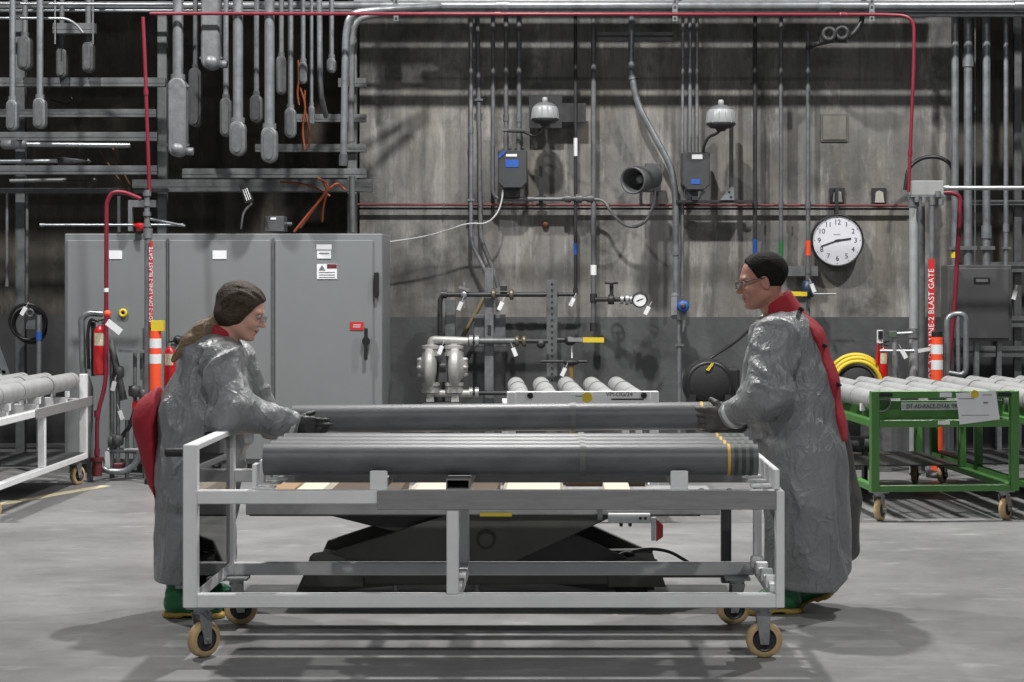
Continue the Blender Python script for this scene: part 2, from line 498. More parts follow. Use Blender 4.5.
def floor_material():
    m, nt, b = new_mat('worn_sealed_concrete_floor')
    L = nt.links
    tc = node(nt, 'ShaderNodeTexCoord')
    def nz(scale, det, lo, hi, st=(1, 1, 1)):
        mp = node(nt, 'ShaderNodeMapping'); mp.inputs['Scale'].default_value = st
        L.new(tc.outputs['Object'], mp.inputs[0])
        n = node(nt, 'ShaderNodeTexNoise'); n.inputs['Scale'].default_value = scale; n.inputs['Detail'].default_value = det; n.inputs['Roughness'].default_value = 0.65
        L.new(mp.outputs[0], n.inputs['Vector'])
        r = node(nt, 'ShaderNodeMapRange'); r.inputs[1].default_value = lo; r.inputs[2].default_value = hi
        L.new(n.outputs['Fac'], r.inputs[0]); return r.outputs[0]
    def mix(f, a, c, k=1.0):
        x = node(nt, 'ShaderNodeMix', data_type='RGBA')
        mu = node(nt, 'ShaderNodeMath', operation='MULTIPLY'); mu.inputs[1].default_value = k
        L.new(f, mu.inputs[0]); L.new(mu.outputs[0], x.inputs[0])
        for s_, v in ((x.inputs[6], a), (x.inputs[7], c)):
            if isinstance(v, tuple): s_.default_value = (*v, 1)
            else: L.new(v, s_)
        return x.outputs[2]
    c = mix(nz(0.7, 9, 0.35, 0.65), (0.145, 0.145, 0.147), (0.235, 0.235, 0.234))
    c = mix(nz(2.2, 9, 0.52, 0.70, (0.6, 1.2, 1)), c, (0.13, 0.13, 0.132), 0.6)
    c = mix(nz(9, 8, 0.58, 0.74, (0.35, 1.3, 1)), c, (0.10, 0.10, 0.102), 0.55)
    c = mix(nz(5, 9, 0.57, 0.70, (0.5, 1.1, 1)), c, (0.36, 0.36, 0.35), 0.5)
    c = mix(nz(60, 4, 0.6, 0.8), c, (0.12, 0.12, 0.12), 0.4)
    L.new(c, b.inputs['Base Color'])
    rr = node(nt, 'ShaderNodeMapRange'); rr.inputs[3].default_value = 0.36; rr.inputs[4].default_value = 0.6
    L.new(nz(3, 5, 0.3, 0.7), rr.inputs[0]); L.new(rr.outputs[0], b.inputs['Roughness'])
    bn = node(nt, 'ShaderNodeTexNoise'); bn.inputs['Scale'].default_value = 30; bn.inputs['Detail'].default_value = 5
    L.new(tc.outputs['Object'], bn.inputs['Vector'])
    bp = node(nt, 'ShaderNodeBump'); bp.inputs['Strength'].default_value = 0.08; bp.inputs['Distance'].default_value = 0.01
    L.new(bn.outputs['Fac'], bp.inputs['Height']); L.new(bp.outputs['Normal'], b.inputs['Normal'])
    return m
M['floor'] = floor_material()
# ------------------------------------------------------------------ the hall
WALL_Y = 16.9
def struct(name, mb, m, **kw):
    o = mb.build(name, m, **kw)
    o['kind'] = 'structure'
    return o
struct('floor', MB().box((-14, -4, -0.2), (14, 20, 0)), M['floor'], origin=Vector((0, 0, 0)))
struct('wall_back', MB().box((-1.83, WALL_Y, 0), (3.60, WALL_Y + 2.2, 8.5)), M['wall'], origin=Vector((0, WALL_Y, 0)))
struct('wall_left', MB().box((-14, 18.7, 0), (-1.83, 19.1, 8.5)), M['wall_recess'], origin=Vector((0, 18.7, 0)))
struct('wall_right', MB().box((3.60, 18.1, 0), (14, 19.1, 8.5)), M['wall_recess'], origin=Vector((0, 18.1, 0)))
struct('shade_slab', MB().box((-14, 15.75, 4.6), (-1.83, 18.7, 4.95)).box((3.60, 16.2, 4.6), (14, 18.1, 4.95)), M['wall_recess'], origin=Vector((0, 15.75, 4.6)))  # unseen slabs added over the recesses to keep lamp light out
# painted walkway line on the floor at the left
ln = MB()
a, b = Vector((-4.62, 12.05, 0.0)), Vector((-3.62, 14.75, 0.0))
d = (b - a).normalized(); s_ = Vector((d.y, -d.x, 0)) * 0.05
ln.prism([a - s_, a + s_, b + s_, b - s_], (0, 0, 0.002))
tag(ln.build('floor_line', M['line_paint']), 'worn yellow walkway line painted on the floor beside the white cart', 'floor marking')

# ------------------------------------------------------------------ casters
def caster(parent, x, y, ang, top, r=0.078, mw=M['tyre'], off=0.03, brake=False):
    """swivel caster: ang turns the axle; top = underside of the frame"""
    c = bpy.data.objects.new('caster', None); COL.objects.link(c)
    c.parent = parent
    base = Vector((x, y, 0))
    ax = Vector((math.cos(ang), math.sin(ang), 0)); fw = Vector((-ax.y, ax.x, 0))
    ce = base + fw * off + Vector((0, 0, r))
    w = 0.042
    Lp = Vector(world_loc(parent))
    def put(mb, name, m, **k):
        mb.v = [v + Lp for v in mb.v]
        return mb.build(name, m, c, **k)
    put(MB().cbox(base + Vector((0, 0, top - 0.006)), (0.115, 0.1, 0.012)), 'mount_plate', M['zinc'])
    fk = MB().cyl(base + Vector((0, 0, top - 0.03)), base + Vector((0, 0, top - 0.012)), 0.034)
    for s in (-1, 1):
        o = ax * (s * (w / 2 + 0.008))
        t = base + Vector((0, 0, top - 0.03)) + o
        e = ce + o
        fk.prism([t - fw * 0.032 - ax * 0.002, t + fw * 0.032 - ax * 0.002, e + fw * 0.018 - Vector((0, 0, 0.018)) - ax * 0.002, e - fw * 0.018 - Vector((0, 0, 0.018)) - ax * 0.002], ax * 0.004)
    fk.cbox(base + Vector((0, 0, top - 0.032)), (0.06, 0.06, 0.006))
    put(fk, 'fork', M['zinc'])
    tw = w / 2
    put(MB().lathe([(r * 0.66, -tw), (r * 0.92, -tw), (r, -tw * 0.55), (r, tw * 0.55), (r * 0.92, tw), (r * 0.66, tw)], ce, ax, 32), 'tyre', mw)
    put(MB().lathe([(0.0001, -tw * 0.7), (r * 0.3, -tw * 0.7), (r * 0.34, -tw * 0.35), (r * 0.6, -tw * 0.35), (r * 0.68, -tw * 0.9), (r * 0.68, tw * 0.9), (r * 0.6, tw * 0.35), (r * 0.34, tw * 0.35), (r * 0.3, tw * 0.7), (0.0001, tw * 0.7)], ce, ax, 32), 'hub', M['hub'])
    put(MB().cyl(ce - ax * (tw + 0.024), ce + ax * (tw + 0.024), 0.009, n=8), 'axle', M['zinc'])
    return c

# ------------------------------------------------------------------ rocket tubes
TL, TR = 2.13, 0.068
def make_tube(dark):
    """tube along local +x, axis at local origin; end bands at the +x end"""
    t = thing('storage_tube', '', 'tube')
    MB().hollow((0, 0, 0), (TL, 0, 0), TR, TR - 0.008, 28).build('body', M['tube_dark' if dark else 'tube_light'], t)
    for xx in (0.02, TL - 0.02):
        MB().cyl((xx, 0, 0), (xx + 0.004, 0, 0), TR - 0.008, n=28).build('end_cap', M['tube_band' if dark else 'tube_band_pale'], t)
    bm = M['tube_band' if dark else 'tube_band_pale']
    MB().hollow((1.362, 0, 0), (1.388, 0, 0), TR + 0.005, TR - 0.004, 28).build('seam', bm, t)
    if dark:
        MB().hollow((1.998, 0, 0), (2.010, 0, 0), TR + 0.0012, TR - 0.004, 28).build('yellow_band', M['band_yellow'], t)
        for xx in (2.026, 2.058, 2.090):
            MB().hollow((xx, 0, 0), (xx + 0.017, 0, 0), TR + 0.0012, TR - 0.004, 28).build('dark_band', M['band_green'], t)
    else:
        for xx in (0.10, 0.62, 2.02):
            MB().hollow((xx, 0, 0), (xx + 0.014, 0, 0), TR + 0.0012, TR - 0.004, 28).build('seam', bm, t)
    return t
dark_proto, pale_proto = make_tube(True), make_tube(False)
proto_used = {True: False, False: False}
def put_tube(dark, loc, rot, label, group):
    src = dark_proto if dark else pale_proto
    o = src if not proto_used[dark] else copy_tree(src)
    proto_used[dark] = True
    o.location = loc; o.rotation_euler = rot
    o['label'] = label; o['group'] = group
    return o

# ------------------------------------------------------------------ the front cart
XL, XR, Y0, Y1 = -1.605, 0.956, 7.87, 8.82
CART = thing('transfer_cart', 'long white steel transfer cart holding dark grey tubes between the two workers', 'cart', ((XL + XR) / 2, (Y0 + Y1) / 2, 0))
W = 0.06
ZT, ZB = 0.725, 0.283
cw = M['cart_white']
for (yy, dy) in ((Y0, 1), (Y1 - W, 1)):
    MB().box((XL, yy, 0.225), (XL + W, yy + W, 0.92)).build('post', cw, CART, bevel=0.004)
    MB().box((XR - W * 0.62, yy, 0.225), (XR, yy + W, 0.725)).build('post', cw, CART, bevel=0.004)
    MB().box((-0.483, yy, ZB), (-0.431, yy + 0.05, 0.665)).build('post', cw, CART, bevel=0.004)
    MB().box((XL + W, yy + 0.002, 0.225), (XR - W * 0.62, yy + W - 0.002, ZB)).build('bottom_rail', cw, CART, bevel=0.004)
    MB().box((XL + W, yy + 0.002, 0.667), (XR - W * 0.62, yy + W - 0.002, ZT)).build('top_rail', cw, CART, bevel=0.004)
# grey steel bar bolted over the right two thirds of both top rails
MB().box((-0.778, Y0 - 0.008, 0.645), (XR - W * 0.62, Y0 + 0.001, 0.726)).build('front_bar', M['cart_grey'], CART, bevel=0.002)
MB().box((-1.30, Y1 - W - 0.008, 0.665), (XR - 0.04, Y1 - W + 0.001, 0.742)).build('rear_bar', M['cart_grey'], CART, bevel=0.002)
for xx in (XL, XR - W * 0.62):
    MB().box((xx + 0.001, Y0 + W, 0.225), (xx + W * 0.62, Y1 - W, ZB)).build('end_rail', cw, CART, bevel=0.004)
    MB().box((xx + 0.001, Y0 + W, 0.667), (xx + W * 0.62, Y1 - W, ZT)).build('end_rail', cw, CART, bevel=0.004)
MB().box((XL + 0.001, Y0 + W, 0.893), (XL + W - 0.001, Y1 - W, 0.92)).build('end_rail', cw, CART, bevel=0.004)
MB().box((-0.483, Y0 + 0.05, 0.225), (-0.431, Y1 - 0.05, ZB - 0.003)).build('cross_member', cw, CART, bevel=0.003)
MB().box((-0.483, Y0 + 0.05, 0.667), (-0.431, Y1 - 0.05, ZT - 0.003)).build('cross_member', M['cart_grey'], CART, bevel=0.003)
# acrylic sheet closing the left end
MB().box((XL + 0.036, Y0 + W + 0.002, ZB + 0.004), (XL + 0.042, Y1 - W - 0.002, 0.892)).build('acrylic_panel', M['acrylic'], CART)
MB().box((XL + 0.046, Y0 + W, ZB), (XL + 0.056, Y0 + W + 0.012, 0.892)).build('panel_gasket', M['black'], CART)
# push handles
for yy in (Y0 + 0.03, Y1 - 0.03):
    h = MB().cyl((XL, yy, 0.885), (XL - 0.075, yy, 0.885), 0.019, n=14).lathe([(0.019, 0), (0.015, 0.006), (0.0001, 0.007)], (XL - 0.075, yy, 0.885), (-1, 0, 0), 14)
    h.build('push_grip', M['rubber'], CART)
# tube saddles on the rails
TUBE_Y = [8.0, 8.195, 8.39, 8.585]
TZ = 0.845
for (xx, ww) in ((-0.775, 0.075), (0.51, 0.075)):
    MB().box((xx - ww / 2, 7.905, ZT), (xx + ww / 2, 7.913, 0.805)).build('front_stop', cw, CART, bevel=0.002)
    rail = MB()
    rail.box((xx - 0.03, 7.93, ZT), (xx + 0.03, 8.76, TZ - TR - 0.012))
    rail.build('saddle_rail', M['cart_grey'], CART, bevel=0.002)
    for k, ty in enumerate(TUBE_Y):
        for s in (-1, 1):
            MB().prism([(xx - 0.03, ty + s * 0.03, TZ - TR - 0.012), (xx - 0.03, ty + s * 0.092, TZ - TR - 0.012), (xx - 0.03, ty + s * 0.09, TZ - TR + 0.03)], (0.06, 0, 0)).build('saddle_wedge', cw, CART)
# square hollow support in the middle
hs = MB()
x0, x1, y0, y1, z0, z1 = -0.487, -0.385, 7.90, 8.75, ZT, TZ - TR - 0.006
th = 0.005
hs.box((x0, y0, z1 - th), (x1, y1, z1)).box((x0, y0, z0), (x1, y1, z0 + th)).box((x0, y0, z0 + th), (x0 + th, y1, z1 - th)).box((x1 - th, y0, z0 + th), (x1, y1, z1 - th))
hs.build('hollow_support', M['cart_grey'], CART)
# left end stops: a row of small angle brackets, one before each tube
for k, ty in enumerate(TUBE_Y):
    e = MB()
    e.box((-1.318, ty - 0.085, ZT), (-1.225, ty + 0.0, ZT + 0.010))
    e.box((-1.318, ty - 0.085, ZT + 0.010), (-1.298, ty + 0.0, 0.832))
    e.build('end_stop', cw, CART, bevel=0.002)
# right end: notched stop plate and rack blocks
MB().box((XR - 0.045, Y0 + 0.01, 0.727), (XR - 0.02, Y1 - 0.02, 0.815)).build('stop_plate', cw, CART, bevel=0.004)
for k, ty in enumerate(TUBE_Y):
    MB().box((XR - 0.135, ty - 0.035, 0.727), (XR - 0.047, ty + 0.005, 0.742)).build('rack_block', cw, CART, bevel=0.003)
for k in range(4):
    MB().box((XR - 0.062, Y0 + 0.16 + k * 0.19, ZB), (XR - 0.01, Y0 + 0.20 + k * 0.19, ZB + 0.055)).build('rack_block', cw, CART, bevel=0.003)
MB().box((XR - 0.055, Y0 + W, ZB), (XR - 0.03, Y1 - W, ZB + 0.035)).build('lower_stop', cw, CART, bevel=0.003)
cl = Vector(CART.location)
caster(CART, XL + 0.065 - cl.x, Y0 + 0.08 - cl.y, math.radians(-42), 0.225, off=0.012)
caster(CART, XR - 0.085 - cl.x, Y0 + 0.08 - cl.y, math.radians(-90), 0.225, off=0.006)
caster(CART, XL + 0.08 - cl.x, Y1 - 0.1 - cl.y, math.radians(-78), 0.225, off=0.02)
caster(CART, XR - 0.12 - cl.x, Y1 - 0.1 - cl.y, math.radians(-82), 0.225, off=-0.02)

names = ['nearest of the dark grey tubes lying on the front cart', 'second dark grey tube from the camera on the front cart',
         'third dark grey tube from the camera on the front cart', 'farthest of the dark grey tubes lying on the front cart']
for k, ty in enumerate(TUBE_Y):
    put_tube(True, (-1.277, ty, TZ), (0, 0, 0), names[k], 'dark grey tubes on the front cart')
# the tube being carried
CT_Y = 9.08
ca, cb = P(292, 419, CT_Y), P(727, 415.5, CT_Y)
dv = (cb - ca).normalized()
put_tube(True, cb - dv * TL, (0, -math.asin(dv.z), 0), 'dark grey tube held level in the air by the two workers', 'dark grey tubes of the front cart')

# ------------------------------------------------------------------ scissor lift behind the cart
LX0, LX1, LY0, LY1 = -1.57, 0.80, 9.24, 10.04
LIFT = thing('scissor_lift', 'dark olive scissor lift table with folded arms behind the front cart', 'lift table', ((LX0 + LX1) / 2, (LY0 + LY1) / 2, 0))
MB().box((LX0, LY0, 0.45), (LX1, LY1, 0.512)).build('platform', M['lift_top'], LIFT, bevel=0.004)
MB().box((LX0 + 0.02, LY0 - 0.004, 0.446), (LX1 - 0.1, LY0 + 0.0, 0.454)).build('platform_lip', M['lift_edge'], LIFT)
lm, le = M['lift'], M['lift_edge']
for yy in (LY0 + 0.03, LY1 - 0.07):
    a = (P(262, 505, 9.3)); b = P(690, 600, 9.3)
    # arm going down to the right
    zt, zb = 0.46, 0.20
    mx = (-1.30 + 0.62) / 2
    def arm(xa, za, xb, zb_, name, y, hgt, mat_):
        return MB().bar((xa, y + 0.02, za), (xb, y + 0.02, zb_), 0.04, hgt, up=(0, 0, 1)).build(name, mat_, LIFT, bevel=0.004)
    k_ = 1.0
    for (poly, dy_) in (([(296, 512), (352, 510), (481, 503), (573, 535), (655, 572), (655, 592), (600, 592), (481, 577), (393, 533), (325, 516)], 0.05),
                        ([(668, 510), (612, 517), (573, 535), (481, 577), (330, 592), (296, 592), (310, 560), (393, 533), (481, 503), (620, 508)], 0.0)):
        pts = [P(x_, y_, LY0 + 0.03) for (x_, y_) in poly]
        MB().prism([(p.x, yy + dy_, p.z) for p in pts], (0, 0.04, 0)).build('scissor_arm', lm if dy_ == 0 else le, LIFT, bevel=0.003)
    MB().cyl((mx - 0.03, yy - 0.012, 0.325), (mx - 0.03, yy + 0.1, 0.325), 0.048, n=20).build('pivot_boss', le, LIFT)
    MB().cyl((mx - 0.03, yy - 0.018, 0.325), (mx - 0.03, yy - 0.010, 0.325), 0.034, n=20).build('pivot_pin', lm, LIFT)
    MB().box((-1.27, yy - 0.012, 0.10), (0.50, yy + 0.07, 0.175)).build('base_rail', lm, LIFT, bevel=0.004)
MB().box((-0.62, LY0 + 0.1, 0.20), (0.05, LY1 - 0.1, 0.42)).build('hydraulic_cover', lm, LIFT, bevel=0.006)
MB().box((-1.27, LY0 + 0.1, 0.10), (-1.17, LY1 - 0.1, 0.16)).build('base_beam', lm, LIFT, bevel=0.004)
MB().box((0.40, LY0 + 0.1, 0.10), (0.50, LY1 - 0.1, 0.16)).build('base_beam', lm, LIFT, bevel=0.004)
fm = MB().prism([(-1.29, LY0 + 0.0, 0.09), (-1.25, LY0, 0.245), (-1.15, LY0, 0.262), (-0.98, LY0, 0.2), (-0.98, LY0, 0.09)], (0, 0.11, 0))
fm.build('corner_foot', lm, LIFT, bevel=0.004)
fm = MB().prism([(0.53, LY0, 0.09), (0.49, LY0, 0.215), (0.40, LY0, 0.235), (0.24, LY0, 0.2), (0.24, LY0, 0.09)], (0, 0.11, 0))
fm.build('corner_foot', lm, LIFT, bevel=0.004)
for (xx, yy) in ((-1.2, LY0 + 0.08), (0.36, LY0 + 0.08), (-1.2, LY1 - 0.08), (0.36, LY1 - 0.08)):
    w = MB().lathe([(0.0001, -0.03), (0.05, -0.03), (0.082, -0.026), (0.085, -0.015), (0.085, 0.015), (0.082, 0.026), (0.05, 0.03), (0.0001, 0.03)], (xx, yy, 0.085), (0, 1, 0), 28)
    w.build('wheel', M['rubber'], LIFT)
for xx in (-0.83, -0.42):
    MB().cyl((xx, LY0 + 0.1, 0.0), (xx, LY0 + 0.1, 0.10), 0.016, n=10).build('jack_foot', M['zinc'], LIFT)
# control box, limit block and red warning wedge under the platform's right part
LFY = LY0 - 0.02
c0, c1 = P(608, 513, LFY), P(650, 522.5, LFY)
MB().box((c0.x, LFY - 0.03, c1.z), (c1.x, LFY + 0.015, c0.z)).build('control_box', M['white'], LIFT, bevel=0.003)
for xx in (640, 645):
    q = P(xx, 517.5, LFY)
    MB().cyl((q.x, LFY - 0.034, q.z), (q.x, LFY - 0.03, q.z), 0.008, n=10).build('box_screw', M['hub'], LIFT)
for xx in (621, 630):
    q = P(xx, 524.5, LFY)
    MB().cyl((q.x, LFY - 0.01, q.z - 0.008), (q.x, LFY - 0.01, q.z + 0.012), 0.008, 0.011, n=10).build('cable_gland', M['black'], LIFT)
q = P(653, 530, LFY)
MB().box((q.x - 0.008, LFY - 0.025, q.z - 0.05), (q.x + 0.012, LFY + 0.02, q.z + 0.065)).build('beacon_plate', M['white'], LIFT)
q2 = P(656, 530, LFY)
MB().prism([(q2.x, LFY - 0.025, q2.z + 0.055), (q2.x + 0.034, LFY - 0.025, q2.z + 0.025), (q2.x + 0.034, LFY - 0.025, q2.z - 0.03), (q2.x, LFY - 0.025, q2.z - 0.055)], (0, 0.045, 0)).build('red_beacon', M['red'], LIFT)
q = P(600, 513, LFY)
MB().box((q.x - 0.012, LFY - 0.01, q.z - 0.035), (q.x + 0.012, LFY + 0.015, q.z + 0.03)).build('limit_switch', M['cast'], LIFT)
# push column at the right end
MB().box((0.812, LY0 + 0.06, 0.10), (0.862, LY0 + 0.12, 0.50)).build('push_column', M['box_dark'], LIFT, bevel=0.004)
MB().box((0.44, LY0 + 0.05, 0.13), (0.87, LY0 + 0.13, 0.17)).build('column_foot', lm, LIFT, bevel=0.004)
MB().box((0.80, LY0 + 0.05, 0.50), (0.872, LY0 + 0.13, 0.515)).build('column_cap', M['cast'], LIFT)
MB().tube([(0.36, LY0 + 0.02, 0.262), (0.45, LY0 + 0.0, 0.285), (0.55, LY0 + 0.0, 0.27), (0.66, LY0 + 0.03, 0.2), (0.74, LY0 + 0.04, 0.16)], 0.008, 8, bend=0.05).build('hose', M['black'], LIFT)
MB().box((-0.40, LY0 - 0.008, 0.445), (-0.24, LY0 - 0.003, 0.462)).build('warning_label', M['yellow'], LIFT)

# dunnage timbers on the lift
def timber(poly, y0, y1, m, label):
    o = MB().prism([(x, y0, z) for (x, z) in poly], (0, y1 - y0, 0)).build('timber_cradle', m)
    tag(o, label, 'timber', 'timbers on the lift platform')
ZP = 0.512
timber([(-1.37, ZP), (-1.17, ZP), (-1.20, ZP + 0.055), (-1.33, ZP + 0.055)], 9.27, 9.98, M['wood'], 'pale timber block at the left end of the lift platform')
timber([(-0.80, ZP), (-0.56, ZP), (-0.58, ZP + 0.055), (-0.73, ZP + 0.055)], 9.27, 9.98, M['wood'], 'pale timber block on the lift beside the left stop')
timber([(-0.31, ZP), (0.02, ZP), (0.0, ZP + 0.06), (-0.27, ZP + 0.06)], 9.27, 9.98, M['wood'], 'pale timber block at the middle of the lift platform')
timber([(0.23, ZP), (0.36, ZP), (0.36, ZP + 0.04), (0.23, ZP + 0.04)], 9.27, 9.98, M['wood'], 'small pale timber block on the lift right of centre')
timber([(-1.16, ZP), (-0.81, ZP), (-0.81, ZP + 0.05), (-1.16, ZP + 0.05)], 9.36, 9.95, M['wood_dark'], 'dark brown timber between the two left pale blocks')
timber([(-0.55, ZP), (-0.32, ZP), (-0.32, ZP + 0.05), (-0.55, ZP + 0.05)], 9.36, 9.95, M['wood_dark'], 'dark brown timber left of the middle pale block')
timber([(0.03, ZP), (0.46, ZP), (0.46, ZP + 0.05), (0.03, ZP + 0.05)], 10.0, 10.035, M['wood_dark'], 'dark brown timber along the rear right of the lift')
timber([(-1.55, ZP), (-1.38, ZP), (-1.38, ZP + 0.03), (-1.55, ZP + 0.03)], 9.3, 9.9, M['wood_brown'], 'flat brown board at the far left of the lift platform')
# red strap buckles on the lift
for k, (xx, lab) in enumerate(((688, 'red strap handle on the lift, left of the pair'), (716, 'red strap handle on the lift, right of the pair'))):
    q = P(xx, 487, 9.4)
    t = thing('strap_handle', lab, 'strap', (q.x, q.y, ZP), 'red strap handles')
    MB().box((q.x - 0.07, q.y - 0.02, ZP), (q.x + 0.05, q.y + 0.02, ZP + 0.045)).build('strap', M['red'], t, bevel=0.004)
    MB().cyl((q.x + 0.07, q.y - 0.03, ZP + 0.027), (q.x + 0.07, q.y + 0.03, ZP + 0.027), 0.026, n=14).build('grip', M['black'], t)

# ------------------------------------------------------------------ carts at the rear, built at the origin: width along x, length along +y
CWD, CLN = 1.02, 2.45
def rear_cart(name, label, paint, loc, rz, bar_side=None, plate=False):
    t = thing(name, label, 'cart')
    w = 0.058
    top = 0.885
    for xx in (0, CWD - w):
        for yy in (0, CLN - w):
            MB().box((xx, yy, 0.205), (xx + w, yy + w, top if yy == 0 or bar_side else 0.69)).build('post', paint, t, bevel=0.004)
        MB().box((xx + 0.004, CLN / 2 - w / 2, 0.25), (xx + w - 0.004, CLN / 2 + w / 2, 0.64)).build('post', paint, t, bevel=0.004)
        MB().box((xx + 0.002, w, 0.205), (xx + w - 0.002, CLN - w, 0.25)).build('bottom_rail', paint, t, bevel=0.004)
        MB().box((xx + 0.002, w, 0.64), (xx + w - 0.002, CLN - w, 0.69)).build('top_rail', paint, t, bevel=0.004)
    for yy in (0, CLN - w):
        MB().box((w, yy + 0.002, 0.205), (CWD - w, yy + w - 0.002, 0.25)).build('end_rail', paint, t, bevel=0.004)
        MB().box((w, yy + 0.002, 0.64), (CWD - w, yy + w - 0.002, 0.69)).build('end_rail', paint, t, bevel=0.004)
        if yy == 0:
            MB().box((w, yy + 0.01, 0.835 if plate else 0.805), (CWD - w, yy + w - 0.01, top)).build('end_rail', paint, t, bevel=0.004)
    if plate:
        MB().box((w, w + 0.12, 0.70), (CWD - w, w + 0.13, 0.81)).build('sign_plate', paint, t, bevel=0.002)
    for yy in (0.45, 1.2, 2.0):
        MB().box((w, yy, 0.645), (CWD - w, yy + 0.05, 0.722)).build('saddle_rail', M['cart_white'] if not plate else paint, t, bevel=0.003)
        for k in range(5):
            xx = 0.11 + k * 0.2
            for s in (-1, 1):
                MB().box((xx + s * 0.055 - 0.012, yy, 0.722), (xx + s * 0.055 + 0.012, yy + 0.05, 0.77)).build('saddle_block', M['cart_white'], t)
    if bar_side is not None:
        xx = CWD if bar_side > 0 else 0
        MB().box((xx - 0.001, 0.95, 0.628), (xx + 0.01, CLN + 0.10, 0.70)).build('side_bar', M['cart_grey'], t, bevel=0.002)
    MB().box((0.02, 1.3, 0.25), (CWD - 0.02, CLN - 0.03, 0.258)).build('shelf', M['box_dark'], t)
    for (xx, yy, an) in ((0.075, 0.09, -35), (CWD - 0.075, 0.09, -40), (0.075, CLN - 0.09, -35), (CWD - 0.075, CLN - 0.09, -25)):
        caster(t, xx, yy, math.radians(an), 0.205, r=0.076, off=0.02)
    t.location = loc
    t.rotation_euler = (0, 0, rz)
    R = Matrix.Rotation(rz, 3, 'Z')
    return t, (lambda p: R @ Vector(p) + Vector(loc)), R

def place_tubes(to, rz, xs, ystart, label_fn, group, z=0.77 + 0.032):
    for k, xx in enumerate(xs):
        p = to((xx, ystart + 0.02 * ((k * 7) % 3), z))
        put_tube(False, p, (0, 0, rz + PI / 2), label_fn(k), group)

ORD = ['leftmost', 'second from left', 'middle', 'second from right', 'rightmost']
# centre white cart
r0 = math.radians(2.6)
l0 = (P(507, 400, 12.4).x, 12.4, 0)
C1, to1, R1 = rear_cart('tube_cart', 'white tube cart standing end-on behind the carried tube', M['cart_white'], l0, r0)
place_tubes(to1, r0, [0.11 + k * 0.2 for k in range(5)], 0.16, lambda k: '%s pale grey tube on the white cart behind the carried tube' % ORD[k], 'pale tubes on the centre cart')
# green cart and its neighbour
r1 = math.radians(4.5)
l1 = (P(870, 500, 12.5).x, 12.45, 0)
C2, to2, R2 = rear_cart('tube_cart', 'bright green tube cart with a paper sheet taped to its end', M['green_paint'], l1, r1, plate=True)
place_tubes(to2, r1, [0.11 + k * 0.2 for k in range(5)], 0.16, lambda k: '%s pale grey tube on the green cart right of the man' % ORD[k], 'pale tubes on the green cart')
l2 = (l1[0] + 1.10, 12.6, 0)
C3, to3, R3 = rear_cart('tube_cart', 'green tube cart cut off by the right picture edge', M['green_paint'], l2, r1, plate=True)
place_tubes(to3, r1, [0.11 + k * 0.2 for k in range(5)], 0.16, lambda k: '%s pale grey tube on the cart at the right edge' % ORD[k], 'pale tubes on the cart at the right edge')
# left white cart, its long side running back
l3 = (-3.80 - CWD, 12.45, 0)
C4, to4, R4 = rear_cart('tube_cart', 'white tube cart at the left edge, seen along its side', M['cart_white'], l3, 0.0, bar_side=1)
place_tubes(to4, 0.0, [0.11 + k * 0.2 for k in range(5)], 0.2, lambda k: '%s pale grey tube on the white cart at the left edge' % ORD[k], 'pale tubes on the left cart', z=0.80 + 0.032)

# lettering and notes on the rear carts (built in each cart's own frame)
def child_box(cart, lo, hi, name, m, bevel=0):
    mb = MB().box(lo, hi)
    o = link_mesh(name, mb.v, mb.f, mb.s, m, cart, origin=Vector((0, 0, 0)))
    return o
def cart_text(cart, txt, size, m, name, p, sx=1.0):
    o = text_mesh(txt, size, m, name, None, p, sx=sx)
    o.parent = cart
    return o
cart_text(C1, 'VPI-OG/24', 0.042, M['ink'], 'stencil_lettering', (0.755, 0.007, 0.864), sx=0.95)
child_box(C1, (0.70, 0.006, 0.826), (0.98 - 0.06, 0.0095, 0.836), 'black_strip', M['ink'])
for xx in (0.155, 0.92):
    mb = MB().cyl((xx, -0.012, 0.858), (xx, 0.012, 0.858), 0.02, n=16)
    link_mesh('black_knob', mb.v, mb.f, mb.s, M['black'], C1, origin=Vector((0, 0, 0)))
def sheet(cart, pts, y, th, name, m, parent=None):
    mb = MB().prism([(x, y, z) for (x, z) in pts], (0, th, 0))
    return link_mesh(name, mb.v, mb.f, mb.s, m, parent or cart, origin=Vector((0, 0, 0)))
def note(cart, to, rz, corners, y, label, marks, tape):
    """a taped sheet of paper as a thing of its own, standing in the cart's frame"""
    t = thing('paper_sheet', label, 'paper', tuple(to((0, 0, 0))))
    t.rotation_euler = (0, 0, rz)
    sheet(t, corners, y, 0.002, 'paper', M['paper'])
    for (x0, z0, x1, z1) in marks:
        sheet(t, [(x0, z0), (x1, z0), (x1, z1), (x0, z1)], y - 0.001, 0.0008, 'print_line', M['ink_grey'])
    (tx, tz, tr) = tape
    ring = [(tx + tr * math.cos(a_ * PI / 5) * (1 + 0.15 * math.sin(a_ * 2.3)), tz + tr * math.sin(a_ * PI / 5)) for a_ in range(10)]
    sheet(t, ring, y - 0.004, 0.003, 'yellow_tape', M['yellow'])
    return t
note(C1, to1, r0, [(0.43, 0.868), (0.60, 0.862), (0.69, 0.83), (0.68, 0.805), (0.45, 0.805)], 0.004, 'small white note stuck with yellow tape on the centre cart rail', [(0.46, 0.85, 0.53, 0.857)], (0.537, 0.845, 0.035))
zz = lambda y_: EYE - (y_ - CY) * 12.45 / F
xx_ = lambda x_: (x_ - 870) * 12.45 / F
